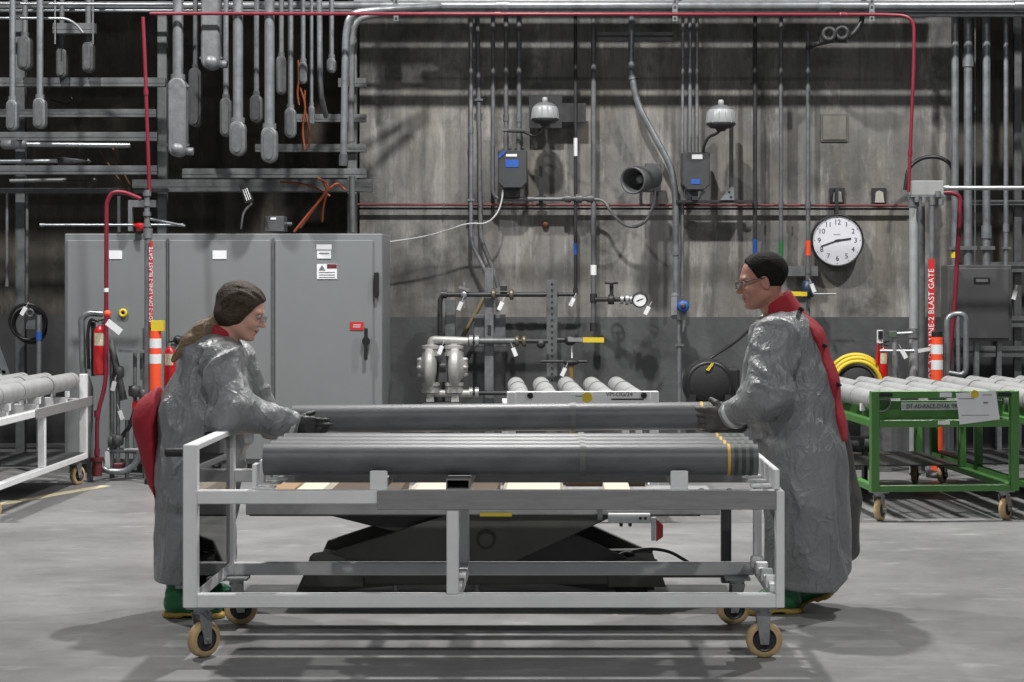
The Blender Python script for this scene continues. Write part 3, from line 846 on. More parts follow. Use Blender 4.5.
note(C2, to2, r1, [(xx_(956), zz(393.5)), (xx_(997), zz(391)), (xx_(1001), zz(420)), (xx_(960), zz(425))], -0.008, 'white printed sheet taped to the right of the green cart end',
     [(xx_(959), zz(399.5), xx_(975), zz(398.8)), (xx_(984), zz(404), xx_(989), zz(402.5)), (xx_(962), zz(416), xx_(990), zz(415.4)), (xx_(983), zz(395.8), xx_(993), zz(395))], (xx_(975), zz(394.5), 0.028))
for (x0, y0_, x1, y1_) in ((940, 393, 952, 397.5), (938, 421.5, 950, 425)):
    child_box(C2, (xx_(x0), -0.004, zz(y1_)), (xx_(x1), 0.001, zz(y0_)), 'id_label', M['paper'])
child_box(C2, (0.255, 0.173, 0.745), (0.80, 0.177, 0.795), 'sign_strip', M['paper'])
cart_text(C2, 'DT-AD-RACE-DTAK TRANSFER', 0.043, M['ink'], 'sign_lettering', (0.525, 0.1725, 0.770), sx=0.80)
for xx in (0.10, 0.92):
    child_box(C2, (xx - 0.045, -0.002, 0.848), (xx + 0.045, 0.012, 0.872), 'black_pad', M['black'])
# ------------------------------------------------------------------ implicit surfaces for the two workers
class Grid:
    def __init__(s, lo, hi, h):
        s.lo = np.array(lo, float); s.h = h
        n = np.ceil((np.array(hi) - s.lo) / h).astype(int) + 1
        ax = [s.lo[i] + h * np.arange(n[i]) for i in range(3)]
        s.X, s.Y, s.Z = np.meshgrid(*ax, indexing='ij')
        s.X = s.X.astype(np.float32); s.Y = s.Y.astype(np.float32); s.Z = s.Z.astype(np.float32)

def rcone(g, a, b, ra, rb, sy=1.0, sx=1.0):
    """tapered capsule; sy / sx stretch its section sideways"""
    ax, ay, az = a; bx, by, bz = b
    dx, dy, dz = bx - ax, by - ay, bz - az
    L2 = dx * dx + dy * dy + dz * dz + 1e-9
    px_, py_, pz_ = g.X - ax, g.Y - ay, g.Z - az
    t = np.clip((px_ * dx + py_ * dy + pz_ * dz) / L2, 0, 1)
    qx, qy, qz = (px_ - t * dx) / sx, (py_ - t * dy) / sy, pz_ - t * dz
    return (np.sqrt(qx * qx + qy * qy + qz * qz) - (ra + (rb - ra) * t)) * min(1, sx, sy) ** 0.5

def ellip(g, c, r, tilt=0.0):
    x, y, z = g.X - c[0], g.Y - c[1], g.Z - c[2]
    if tilt:
        ct, st = math.cos(tilt), math.sin(tilt)
        x, z = x * ct - z * st, x * st + z * ct
    k = np.sqrt((x / r[0]) ** 2 + (y / r[1]) ** 2 + (z / r[2]) ** 2)
    return (k - 1) * min(r)

def smin(a, b, k):
    h = np.clip(0.5 + 0.5 * (b - a) / k, 0, 1)
    return b * (1 - h) + a * h - k * h * (1 - h)

def smax(a, b, k): return -smin(-a, -b, k)

_rng = np.random.RandomState(3)
_lat = _rng.rand(32, 32, 32).astype(np.float32)
def vnoise(x, y, z):
    xi, yi, zi = np.floor(x).astype(int), np.floor(y).astype(int), np.floor(z).astype(int)
    fx, fy, fz = x - xi, y - yi, z - zi
    fx, fy, fz = [f * f * (3 - 2 * f) for f in (fx, fy, fz)]
    def l(i, j, k): return _lat[(xi + i) & 31, (yi + j) & 31, (zi + k) & 31]
    c00 = l(0, 0, 0) * (1 - fx) + l(1, 0, 0) * fx; c10 = l(0, 1, 0) * (1 - fx) + l(1, 1, 0) * fx
    c01 = l(0, 0, 1) * (1 - fx) + l(1, 0, 1) * fx; c11 = l(0, 1, 1) * (1 - fx) + l(1, 1, 1) * fx
    return (c00 * (1 - fy) + c10 * fy) * (1 - fz) + (c01 * (1 - fy) + c11 * fy) * fz

def folds(g, amp, sc, rot=0.0, off=0.0):
    """ridged creases; sc stretches them; rot turns them in the x-z plane"""
    c, s = math.cos(rot), math.sin(rot)
    x, z = g.X * c + g.Z * s, -g.X * s + g.Z * c
    w = vnoise(g.X * 5 + off, g.Y * 5, g.Z * 5) - 0.5
    n = vnoise(x * sc[0] + 1.5 * w + off, g.Y * sc[1] + 7, z * sc[2] + 1.5 * w)
    return amp * (1 - np.minimum(1, np.abs(2 * n - 1) * 1.6)) ** 1.5

def surface(f, g):
    """naive surface nets: zero set of f as a quad mesh"""
    h = g.h
    ins = f < 0
    c = np.zeros(tuple(np.array(f.shape) - 1), int)
    for i in (0, 1):
        for j in (0, 1):
            for k in (0, 1):
                c += ins[i:f.shape[0] - 1 + i, j:f.shape[1] - 1 + j, k:f.shape[2] - 1 + k]
    cell = (c > 0) & (c < 8)
    idx = -np.ones(cell.shape, int)
    I = np.argwhere(cell)
    idx[cell] = np.arange(len(I))
    acc = np.zeros((len(I), 3)); cnt = np.zeros(len(I))
    corners = [(i, j, k) for i in (0, 1) for j in (0, 1) for k in (0, 1)]
    for a in corners:
        for d in range(3):
            if a[d]: continue
            b = list(a); b[d] = 1
            va = f[I[:, 0] + a[0], I[:, 1] + a[1], I[:, 2] + a[2]]
            vb = f[I[:, 0] + b[0], I[:, 1] + b[1], I[:, 2] + b[2]]
            m = (va < 0) != (vb < 0)
            t = np.where(m, va / (va - vb + 1e-12), 0)
            p = np.tile(np.array(a, float), (len(I), 1)); p[:, d] += t
            acc += p * m[:, None]; cnt += m
    V = (I + acc / cnt[:, None]) * h + g.lo
    faces = []
    for d in range(3):
        o1, o2 = (d + 1) % 3, (d + 2) % 3
        sl_a = [slice(None)] * 3; sl_b = [slice(None)] * 3
        sl_a[d] = slice(0, -1); sl_b[d] = slice(1, None)
        A, B = ins[tuple(sl_a)], ins[tuple(sl_b)]
        E = np.argwhere(A != B)
        ok = (E[:, o1] > 0) & (E[:, o2] > 0) & (E[:, o1] < f.shape[o1] - 1) & (E[:, o2] < f.shape[o2] - 1)
        E = E[ok]
        fl = A[E[:, 0], E[:, 1], E[:, 2]]
        def cid(s1, s2):
            q = E.copy(); q[:, o1] += s1; q[:, o2] += s2
            return idx[q[:, 0], q[:, 1], q[:, 2]]
        q = np.stack([cid(-1, -1), cid(0, -1), cid(0, 0), cid(-1, 0)], 1)
        q[~fl] = q[~fl][:, ::-1]
        faces.append(q)
    Fq = np.concatenate(faces)
    return V, Fq[(Fq >= 0).all(1)]

def largest_piece(V, Fq):
    lab = np.arange(len(V))
    while True:
        m = lab[Fq].min(1)
        new = lab.copy()
        for k in range(4): np.minimum.at(new, Fq[:, k], m)
        new = new[new]
        if (new == lab).all(): break
        lab = new
    u, n = np.unique(lab, return_counts=True)
    keep = lab == u[n.argmax()]
    idx = np.cumsum(keep) - 1
    return V[keep], idx[Fq[keep[Fq].all(1)]]

def soft(f, g, name, m, parent, xform=None, smooth_it=0):
    V, Fq = largest_piece(*surface(f, g))
    if xform is not None:
        V = (np.array(xform.to_3x3()) @ V.T).T + np.array(xform.translation)
    org = np.array(world_loc(parent))
    me = bpy.data.meshes.new(name)
    V = V - org
    me.vertices.add(len(V)); me.vertices.foreach_set('co', V.astype(np.float32).ravel())
    me.loops.add(len(Fq) * 4); me.loops.foreach_set('vertex_index', Fq.astype(np.int32).ravel())
    me.polygons.add(len(Fq)); me.polygons.foreach_set('loop_start', np.arange(0, len(Fq) * 4, 4, dtype=np.int32))
    me.polygons.foreach_set('use_smooth', np.ones(len(Fq), bool))
    me.update(calc_edges=True); me.validate()
    me.materials.append(m)
    o = bpy.data.objects.new(name, me); COL.objects.link(o); o.parent = parent
    if smooth_it:
        md = o.modifiers.new('relax', 'SMOOTH'); md.factor = 0.5; md.iterations = smooth_it
    return o

def bounds(pts, pad):
    a = np.array([tuple(p) for p in pts])
    return a.min(0) - pad, a.max(0) + pad

# ---- head: local frame x forward, y sideways, z up, eyes at z = 0
def head_parts(person, xf, skin, hair_kind, fat=1.0):
    g = Grid((-0.16, -0.12, -0.24), (0.16, 0.12, 0.16), 0.0048)
    f = ellip(g, (-0.016, 0, 0.036), (0.098, 0.077, 0.083))
    f = smin(f, ellip(g, (0.024, 0, -0.028), (0.066, 0.061 * fat, 0.086)), 0.03)
    f = smin(f, rcone(g, (-0.012, 0.050 * fat, -0.062), (0.052, 0.017, -0.099), 0.02, 0.02), 0.025)
    f = smin(f, rcone(g, (-0.012, -0.050 * fat, -0.062), (0.052, -0.017, -0.099), 0.02, 0.02), 0.025)
    f = smin(f, ellip(g, (0.070, 0, -0.100), (0.018, 0.022, 0.016)), 0.016)
    f = smin(f, ellip(g, (0.074, 0, 0.020), (0.016, 0.050, 0.011)), 0.016)                     # brow
    for s in (-1, 1):
        f = smax(f, -ellip(g, (0.096, s * 0.033, 0.0), (0.014, 0.017, 0.011)), 0.012)          # sockets
        f = smin(f, ellip(g, (0.060, s * 0.042 * fat, -0.036), (0.022, 0.020, 0.020)), 0.02)   # cheeks
        f = smin(f, ellip(g, (-0.010, s * 0.077, -0.012), (0.019, 0.009, 0.031), 0.2), 0.006)  # ears
        f = smax(f, -ellip(g, (-0.004, s * 0.086, -0.010), (0.010, 0.006, 0.018)), 0.005)
    nose = rcone(g, (0.084, 0, 0.004), (0.108, 0, -0.032), 0.009, 0.0125)
    nose = smin(nose, ellip(g, (0.098, 0.012, -0.037), (0.011, 0.008, 0.008)), 0.008)
    nose = smin(nose, ellip(g, (0.098, -0.012, -0.037), (0.011, 0.008, 0.008)), 0.008)
    f = smin(f, nose, 0.010)
    f = smin(f, ellip(g, (0.086, 0, -0.062), (0.011, 0.022, 0.0065)), 0.007)
    f = smin(f, ellip(g, (0.082, 0, -0.075), (0.011, 0.020, 0.007)), 0.006)
    f = smax(f, -ellip(g, (0.096, 0, -0.0685), (0.012, 0.024, 0.0022)), 0.004)
    f = smin(f, rcone(g, (-0.03, 0, -0.06), (-0.062, 0, -0.24), 0.054, 0.062), 0.03)           # neck
    soft(f, g, 'head', skin, person, xf, 1)
    Rm = xf.to_3x3(); T = xf.translation
    for s in (-1, 1):
        c = Rm @ Vector((0.079, s * 0.033, 0.0)) + T
        e = MB().ell(c, 0.0125, 12).build('eye', M['eye_white'], person)
        d = (Rm @ Vector((1, 0, -0.35))).normalized()
        MB().lathe([(0.0001, 0.0132), (0.004, 0.0128), (0.0062, 0.0114), (0.0062, 0.008)], c, d, 12).build('iris', M['eye_dark'], e)
        br = [Rm @ Vector((0.086 - 0.0, s * 0.014, 0.021)) + T, Rm @ Vector((0.084, s * 0.032, 0.025)) + T, Rm @ Vector((0.066, s * 0.052, 0.019)) + T]
        MB().tube(br, 0.0042, 6, bend=0.01).build('eyebrow', M['hair_dark'], person)
    lp = MB()
    lp.tube([Rm @ Vector(p) + T for p in ((0.083, -0.02, -0.066), (0.0955, 0, -0.063), (0.083, 0.02, -0.066))], 0.0035, 6, bend=0.012)
    lp.tube([Rm @ Vector(p) + T for p in ((0.081, -0.018, -0.071), (0.0915, 0, -0.0755), (0.081, 0.018, -0.071))], 0.0042, 6, bend=0.012)
    lp.build('lips', M['lips'], person)
    # hair
    g = Grid((-0.17, -0.13, -0.16), (0.14, 0.13, 0.17), 0.005)
    st = vnoise(g.X * 18, g.Y * 60 + g.Z * 30, g.Z * 18 - g.X * 10)
    if hair_kind == 'short':
        f = ellip(g, (-0.019, 0, 0.040), (0.106, 0.084, 0.090)) - 0.005 * st
        cut = g.X - (0.010 + 0.50 * (g.Z + 0.01))
        cut2 = (-0.085 - g.Z) + 0.45 * (g.X + 0.07)
        f = smax(smax(f, cut, 0.01), cut2, 0.01)
        for s in (-1, 1):
            f = smax(f, -ellip(g, (-0.006, s * 0.085, -0.014), (0.026, 0.03, 0.036)), 0.008)
        soft(f, g, 'hair', M['hair_dark'], person, xf)
    else:
        f = ellip(g, (-0.020, 0, 0.040), (0.112, 0.090, 0.094)) - 0.010 * st
        f = smin(f, ellip(g, (-0.07, 0, -0.035), (0.055, 0.065, 0.055)), 0.04)
        cut = g.X - (0.030 + 0.46 * np.clip(g.Z + 0.02, -0.03, 1) + 0.02 * np.clip(g.Z - 0.05, 0, 1) / 0.05)
        f = smin(f, ellip(g, (-0.040, 0, -0.035), (0.068, 0.093, 0.055)), 0.03)
        f = smax(f, cut, 0.012)
        soft(f, g, 'hair', M['hair_brown'], person, xf)

# ---- gloved hand: w wrist, d forward, s across (index -> little finger), n palm side
def hand(person, w, d, s, n, curls, m, name='glove', thumb=(0.6, -0.7, 0.3), fat=1.0, cuff=0.05):
    w, d, s, n = Vector(w), Vector(d).normalized(), Vector(s).normalized(), Vector(n).normalized()
    lengths = (0.074, 0.084, 0.078, 0.062)
    pts, segs = [w - d * cuff], []
    for i in range(4):
        p = w + d * (0.092 - 0.006 * abs(i - 1)) + s * ((i - 1.5) * 0.0215 * fat)
        ang = 0.0
        for (fr, cu) in zip((0.45, 0.32, 0.27), curls):
            ang += cu
            q = p + (d * math.cos(ang) + n * math.sin(ang)) * lengths[i] * fr * 1.15
            segs.append((p, q, (0.0115 if fr > 0.4 else 0.0105) * fat, 0.0098 * fat))
            p = q
        pts.append(p)
    t0 = w + d * 0.025 - s * 0.030 * fat
    td = (d * thumb[0] + s * thumb[1] + n * thumb[2]).normalized()
    t1 = t0 + td * 0.045
    td2 = (td + d * 0.5 + n * 0.4).normalized()
    t2 = t1 + td2 * 0.035
    segs += [(t0, t1, 0.016 * fat, 0.013 * fat), (t1, t2, 0.013 * fat, 0.0105 * fat)]
    pts += [t1, t2]
    lo, hi = bounds(pts + [w], 0.06)
    g = Grid(lo, hi, 0.0042)
    f = None
    for k in range(4):                                             # palm: four metacarpals blended
        a = w + d * 0.005 + s * ((k - 1.5) * 0.013 * fat)
        b = w + d * 0.088 + s * ((k - 1.5) * 0.0215 * fat)
        c = rcone(g, a, b, 0.019 * fat, 0.0155 * fat)
        f = c if f is None else smin(f, c, 0.012)
    f = smin(f, rcone(g, w - d * cuff, w + d * 0.01, 0.036 * fat, 0.031 * fat), 0.015)
    for (a, b, r0_, r1_) in segs:
        f = smin(f, rcone(g, a, b, r0_, r1_), 0.006)
    return soft(f, g, name, m, person)

def boot(person, heel, fwd, shaft_top, length=0.28, pitch=0.0, lab=None):
    """rubber boot: heel on the floor point, fwd the toe direction, pitch lifts the heel"""
    fw = Vector(fwd).normalized(); up = Vector((0, 0, 1)); sd = up.cross(fw)
    # local frame: x toe, y side, z up, origin under the heel
    top = shaft_top
    g = Grid((-0.08, -0.09, -0.01), (length + 0.03, 0.09, 0.40), 0.008)
    f = rcone(g, (0.045, 0, 0.065), (0.055, 0, 0.39), 0.056, 0.060)
    f = smin(f, rcone(g, (0.035, 0, 0.065), (0.14, 0, 0.070), 0.050, 0.052), 0.03)
    f = smin(f, rcone(g, (0.12, 0, 0.062), (length - 0.055, 0, 0.052), 0.050, 0.046), 0.03)
    f = smax(f, 0.02 - g.Z, 0.005)
    f = smax(f, g.Z - 0.325, 0.01)
    f = f - 0.003 * np.sin(g.Z * 120) * (g.Z > 0.10) * (g.Z < 0.19)
    R_ = Matrix((fw, sd, up)).transposed()
    piv = Matrix.Translation((length - 0.09, 0, 0))
    loc = Matrix.Rotation(pitch, 4, 'Y')
    xf = Matrix.Translation(Vector(heel)) @ R_.to_4x4() @ piv @ loc @ piv.inverted()
    b = soft(f, g, 'boot', M['boot'], person, xf, 1)
    f2 = rcone(g, (0.03, 0, 0.0), (length - 0.055, 0, 0.0), 0.058, 0.058, sy=1.0)
    f2 = smax(f2, g.Z - 0.027, 0.003); f2 = smax(f2, -g.Z, 0.002)
    gap = smax(smax(np.abs(g.X - 0.115) - 0.03, g.Z - 0.012, 0.003), -0.01 - g.Z, 0.003)
    f2 = smax(f2, -gap, 0.003)
    sl = soft(f2, g, 'sole', M['sole'], b, xf)
    return b

def ribbon(pts, w, th, name, m, parent, n=(0, -1, 0)):
    """strip of cloth along pts"""
    mb = MB()
    pts = fillet([Vector(p) for p in pts], 0.04)
    for a, b in zip(pts[:-1], pts[1:]):
        if (b - a).length > 1e-4: mb.bar(a, b, th, w, up=(Vector(n).cross(b - a)).normalized())
    return mb.build(name, m, parent)

# ==================================================================== woman at the left end
WY = 9.02
def Wp(x, y, dy=0.0): return P(x, y, WY + dy)
WOMAN = thing('person', 'worker with brown ponytail in silver-grey gown leaning over the left cart end', 'person', (Wp(190, 600).x, WY, 0))
# body under the clothes: one continuous surface
sh_n, el_n, wr_n = Wp(222, 364, -0.19), Wp(230, 412, -0.29), Wp(291, 424, -0.13)
sh_f, el_f, wr_f = Wp(234, 362, 0.17), Wp(256, 404, 0.22), Wp(274, 428, 0.20)
hip, chest, neck = Wp(190, 455), Wp(217, 372), Wp(226, 338)
g = Grid((-2.15, 8.62, 0.02), (-1.05, 9.42, 1.46), 0.016)
f = rcone(g, hip, chest, 0.15, 0.13, sy=1.15)
f = smin(f, rcone(g, chest, neck, 0.10, 0.05), 0.06)
for (a, b, c) in ((sh_n, el_n, wr_n), (sh_f, el_f, wr_f)):
    f = smin(f, rcone(g, a, b, 0.06, 0.045), 0.04); f = smin(f, rcone(g, b, c, 0.045, 0.03), 0.02)
for (kx, dy) in ((176, -0.10), (186, 0.12)):
    f = smin(f, rcone(g, Wp(188, 460, dy), Wp(kx + 2, 530, dy), 0.09, 0.06), 0.04)
    f = smin(f, rcone(g, Wp(kx + 2, 530, dy), Wp(kx, 600, dy), 0.055, 0.038), 0.02)
soft(f, g, 'body', M['skin'], WOMAN)
# red coverall: seat and legs showing behind the open gown, collar at the neck
g = Grid((-2.22, 8.70, 0.15), (-1.45, 9.34, 1.5), 0.012)
f = rcone(g, Wp(169, 424), Wp(176, 472), 0.172, 0.145, sy=1.05)
f = smin(f, rcone(g, Wp(205, 375), Wp(172, 420), 0.13, 0.15), 0.06)
for dy in (-0.09, 0.11):
    f = smin(f, rcone(g, Wp(174, 470, dy), Wp(178, 580, dy), 0.10, 0.075), 0.05)
f = f - folds(g, 0.012, (6, 5, 3), 0.5)
f = smax(f, g.X - Wp(160, 0).x, 0.01)
soft(f, g, 'coverall', M['coverall'], WOMAN, None, 1)
g = Grid(tuple(Wp(205, 348, -0.16)), tuple(Wp(245, 315, 0.16)), 0.007)
f = rcone(g, Wp(216, 343), Wp(226, 326), 0.088, 0.066)
f = smax(f, -rcone(g, Wp(214, 346), Wp(232, 310), 0.055, 0.046), 0.01)
f = smax(f, (g.Z - Wp(0, 323).z) + 0.55 * (g.X - Wp(216, 0).x), 0.008)
f = smax(f, -(g.Z - Wp(0, 346).z), 0.005)
soft(f, g, 'collar', M['coverall'], WOMAN, None, 1)
# gown
g = Grid((-2.10, 8.60, 0.12), (-1.24, 9.46, 1.46), 0.0085)
f = rcone(g, Wp(213, 362), Wp(205, 415), 0.155, 0.215, sy=1.05)
f = smin(f, rcone(g, Wp(205, 415), Wp(198, 468), 0.215, 0.195, sy=1.0), 0.08)
f = smin(f, rcone(g, Wp(198, 468), Wp(192, 585), 0.195, 0.172, sy=1.35), 0.08)
f = smin(f, rcone(g, Wp(224, 357, -0.14), Wp(222, 357, 0.14), 0.085, 0.085), 0.07)
slv = rcone(g, sh_n, el_n, 0.105, 0.098)
slv = smin(slv, rcone(g, el_n, wr_n, 0.098, 0.052), 0.05)
cd_ = (wr_n - el_n).normalized()
slv = smax(slv, (g.X - wr_n.x) * cd_.x + (g.Y - wr_n.y) * cd_.y + (g.Z - wr_n.z) * cd_.z - 0.012, 0.01)
slf = rcone(g, sh_f, el_f, 0.10, 0.085)
slf = smin(slf, rcone(g, el_f, wr_f, 0.08, 0.05), 0.05)
arms = np.minimum(slv, slf)
f = smin(f, arms, 0.014)
drape = folds(g, 0.034, (5.0, 4, 1.3), 0.25) + folds(g, 0.012, (10, 8, 3.5), -0.5, 11)
cross = folds(g, 0.026, (3.0, 4, 8), 0.9, 5) + folds(g, 0.016, (6, 8, 13), 0.5, 17)
wgt = np.clip((0.10 - arms) / 0.12, 0, 1)
f = f - drape * (1 - wgt) - cross * wgt + 0.014
hemz = Wp(0, 579).z
f = smax(f, hemz - g.Z, 0.012)
wall_cut = -(g.X - (Wp(153, 0).x + 0.0))
f = smax(f, wall_cut + 0.0, 0.03)
f = smax(f, -rcone(g, Wp(216, 343), Wp(230, 318), 0.074, 0.062), 0.012)                       # neckline
soft(f, g, 'gown', M['gown'], WOMAN)
# tape at the cuff, gown back edge tie
d = (wr_n - el_n).normalized()
MB().lathe([(0.058, -0.012), (0.066, -0.010), (0.063, 0.010), (0.055, 0.012)], wr_n - d * 0.012, d, 24).build('cuff_tape', M['tape'], WOMAN)
# gloves
hand(WOMAN, wr_n + d * 0.02, Vector((1, 0.05, -0.10)), Vector((0, -0.15, -1)), Vector((0, 1, 0)), (0.25, 0.45, 0.5), M['glove'], thumb=(0.75, -0.5, 0.45), fat=1.05)
hand(WOMAN, wr_f, Vector((1, -0.35, -0.25)), Vector((0, 1, 0)), Vector((0.1, 0, 1)), (0.15, 0.3, 0.3), M['glove'], thumb=(0.8, -0.3, 0.4), fat=1.0)
# head
hc = Wp(243, 312)
xf = Matrix.Translation(hc) @ Matrix.Rotation(math.radians(17), 4, 'Y') @ Matrix.Scale(1.06, 4)
head_parts(WOMAN, xf, M['skin'], 'pony')
g = Grid(tuple(Wp(160, 376, -0.20)), tuple(Wp(234, 302, 0.12)), 0.006)
pp = [Wp(223, 314), Wp(214, 323, -0.02), Wp(203, 331, -0.05), Wp(189, 342, -0.09), Wp(173, 360, -0.11)]
rr = [0.040, 0.032, 0.046, 0.038, 0.010]
f = None
for i in range(4):
    c = rcone(g, pp[i], pp[i + 1], rr[i], rr[i + 1], sy=0.8)
    f = c if f is None else smin(f, c, 0.02)
u = g.X * 0.72 + g.Z * 0.69; v = -g.X * 0.69 + g.Z * 0.72
f = f - 0.010 * (vnoise(u * 9, g.Y * 60, v * 70) - 0.4)
soft(f, g, 'ponytail', M['hair_pony'], WOMAN)
MB().torus(Wp(215, 322), 0.031, 0.010, axis=(0.75, 0.1, 0.6), n=20).build('hair_tie', M['black'], WOMAN)
# safety glasses: clear temple and lens
Rm = xf.to_3x3(); T = xf.translation
gl = MB()
gl.prism([Rm @ Vector(p) + T for p in ((0.103, -0.062, 0.012), (0.112, -0.005, 0.012), (0.112, -0.005, -0.018), (0.103, -0.060, -0.018))], Rm @ Vector((0.002, 0, 0)))
gl.prism([Rm @ Vector(p) + T for p in ((0.103, 0.062, 0.012), (0.112, 0.005, 0.012), (0.112, 0.005, -0.018), (0.103, 0.060, -0.018))], Rm @ Vector((0.002, 0, 0)))
gl.build('safety_glasses', M['spectacle'], WOMAN)
# boots
zf = 0
boot(WOMAN, Vector((Wp(170, 0).x + 0.01, 8.93, 0)), (1, -0.12, 0), 0.36)
boot(WOMAN, Vector((Wp(184, 0).x, 9.15, 0)), (1, 0.1, 0), 0.36)
q = P(182, 586, 8.85)
MB().box((q.x - 0.03, 8.846, q.z - 0.012), (q.x + 0.03, 8.874, q.z + 0.012)).build('boot_label', M['tape'], WOMAN)

# ==================================================================== man at the right end
MY = 9.12
def Mp(x, y, dy=0.0): return P(x, y, MY + dy)
MAN = thing('person', 'dark-haired worker with glasses in silver-grey gown holding the right tube end', 'person', (Mp(808, 600).x, MY, 0))
sh_n, el_n, wr_n = Mp(776, 342, -0.21), Mp(768, 394, -0.30), Mp(731, 416, -0.15)
sh_f, el_f, wr_f = Mp(772, 340, 0.19), Mp(757, 396, 0.25), Mp(733, 425, 0.10)
hip, chest, neck = Mp(812, 450), Mp(790, 358), Mp(778, 318)
g = Grid((0.62, 8.68, 0.02), (1.62, 9.56, 1.56), 0.016)
f = rcone(g, hip, chest, 0.15, 0.15, sy=1.15)
f = smin(f, rcone(g, chest, neck, 0.11, 0.055), 0.06)
for (a, b, c) in ((sh_n, el_n, wr_n), (sh_f, el_f, wr_f)):
    f = smin(f, rcone(g, a, b, 0.065, 0.05), 0.04); f = smin(f, rcone(g, b, c, 0.05, 0.034), 0.02)
LEGS = ((798, -0.07, 788), (822, 0.06, 824))
for (kx, dy, fx) in LEGS:
    f = smin(f, rcone(g, Mp(812, 455, dy), Mp(kx, 525, dy), 0.095, 0.065), 0.04)
    f = smin(f, rcone(g, Mp(kx, 525, dy), Mp(fx, 592, dy), 0.06, 0.042), 0.02)
soft(f, g, 'body', M['skin_red'], MAN)
# red coverall seen in the open back of the gown
zk = [Mp(0, y).z for y in (300, 320, 345, 385, 430, 470, 520, 600)]
xk = [Mp(x, 0).x for x in (792, 807, 820, 832, 841, 847, 851, 848)]
o_ = np.argsort(zk); zk = np.array(zk)[o_]; xk = np.array(xk)[o_]
g = Grid((0.85, 8.78, 0.16), (1.62, 9.46, 1.60), 0.011)
back = [Mp(778, 316), Mp(792, 345), Mp(800, 385), Mp(807, 430), Mp(808, 500)]
rad = [0.085, 0.152, 0.176, 0.178, 0.170]
f = None
for i in range(4):
    c = rcone(g, back[i], back[i + 1], rad[i], rad[i + 1], sy=1.1)
    f = c if f is None else smin(f, c, 0.05)
for (kx, dy, fx) in LEGS:
    f = smin(f, rcone(g, Mp(812, 480, dy), Mp(fx, 590, dy), 0.105, 0.075), 0.05)
f = f - folds(g, 0.010, (6, 5, 3), 0.4, 3)
f = smax(f, np.interp(g.Z.ravel(), zk, xk).reshape(g.Z.shape) - 0.03 - g.X, 0.01)
soft(f, g, 'coverall', M['coverall'], MAN, None, 1)
g = Grid(tuple(Mp(752, 330, -0.2)), tuple(Mp(815, 278, 0.2)), 0.007)
f = rcone(g, Mp(787, 322), Mp(774, 292), 0.105, 0.072)
f = smax(f, -rcone(g, Mp(784, 330), Mp(768, 276), 0.070, 0.062), 0.01)
f = smax(f, (g.Z - Mp(0, 291).z) + 0.62 * (Mp(787, 0).x - g.X), 0.008)
soft(f, g, 'collar', M['coverall'], MAN, None, 1)
# gown
g = Grid((0.70, 8.66, 0.10), (1.56, 9.56, 1.60), 0.0085)
f = rcone(g, Mp(787, 342), Mp(794, 400), 0.175, 0.216, sy=1.02)
f = smin(f, rcone(g, Mp(793, 400), Mp(804, 450), 0.212, 0.205), 0.08)
f = smin(f, rcone(g, Mp(804, 450), Mp(810, 600), 0.205, 0.200, sy=1.25), 0.08)
f = smin(f, rcone(g, Mp(778, 335, -0.16), Mp(780, 335, 0.16), 0.09, 0.09), 0.07)
slv = rcone(g, sh_n, el_n, 0.112, 0.108)
slv = smin(slv, rcone(g, el_n, wr_n, 0.105, 0.058), 0.05)
cd_ = (wr_n - el_n).normalized()
slv = smax(slv, (g.X - wr_n.x) * cd_.x + (g.Y - wr_n.y) * cd_.y + (g.Z - wr_n.z) * cd_.z - 0.012, 0.01)
slf = smin(rcone(g, sh_f, el_f, 0.105, 0.09), rcone(g, el_f, wr_f, 0.085, 0.055), 0.05)
arms = np.minimum(slv, slf)
f = smin(f, arms, 0.014)
drape = folds(g, 0.030, (4.6, 4, 1.2), -0.12, 21) + folds(g, 0.012, (10, 8, 3.5), 0.4, 31)
cross = folds(g, 0.026, (3.2, 4, 8), -0.7, 8) + folds(g, 0.016, (6, 8, 13), -0.4, 19)
wgt = np.clip((0.10 - arms) / 0.12, 0, 1)
f = f - drape * (1 - wgt) - cross * wgt + 0.014
hem = Mp(0, 585).z + 0.10 * np.clip(g.X - Mp(828, 0).x, 0, 1) / 0.12
f = smax(f, hem - g.Z, 0.012)
# open back: the gown stops short of the coverall behind the shoulders
xb = np.interp(g.Z.ravel(), zk, xk).reshape(g.Z.shape)
f = smax(f, g.X - xb, 0.015)
f = smax(f, -rcone(g, Mp(786, 330), Mp(770, 290), 0.092, 0.075), 0.012)
soft(f, g, 'gown', M['gown'], MAN)
# far flap of the gown hanging at the back
g = Grid(tuple(Mp(825, 590, -0.08)), tuple(Mp(872, 410, 0.34)), 0.010)
f = rcone(g, Mp(838, 425, 0.13), Mp(844, 500, 0.12), 0.045, 0.085, sy=1.0)
f = smin(f, rcone(g, Mp(844, 500, 0.12), Mp(846, 548, 0.12), 0.085, 0.068), 0.04)
f = f - folds(g, 0.014, (8, 6, 2), 0.0, 2) + 0.008
f = smax(f, (Mp(0, 575).z + 0.0) - g.Z, 0.02)
soft(f, g, 'gown_flap', M['flap'], MAN, None, 1)
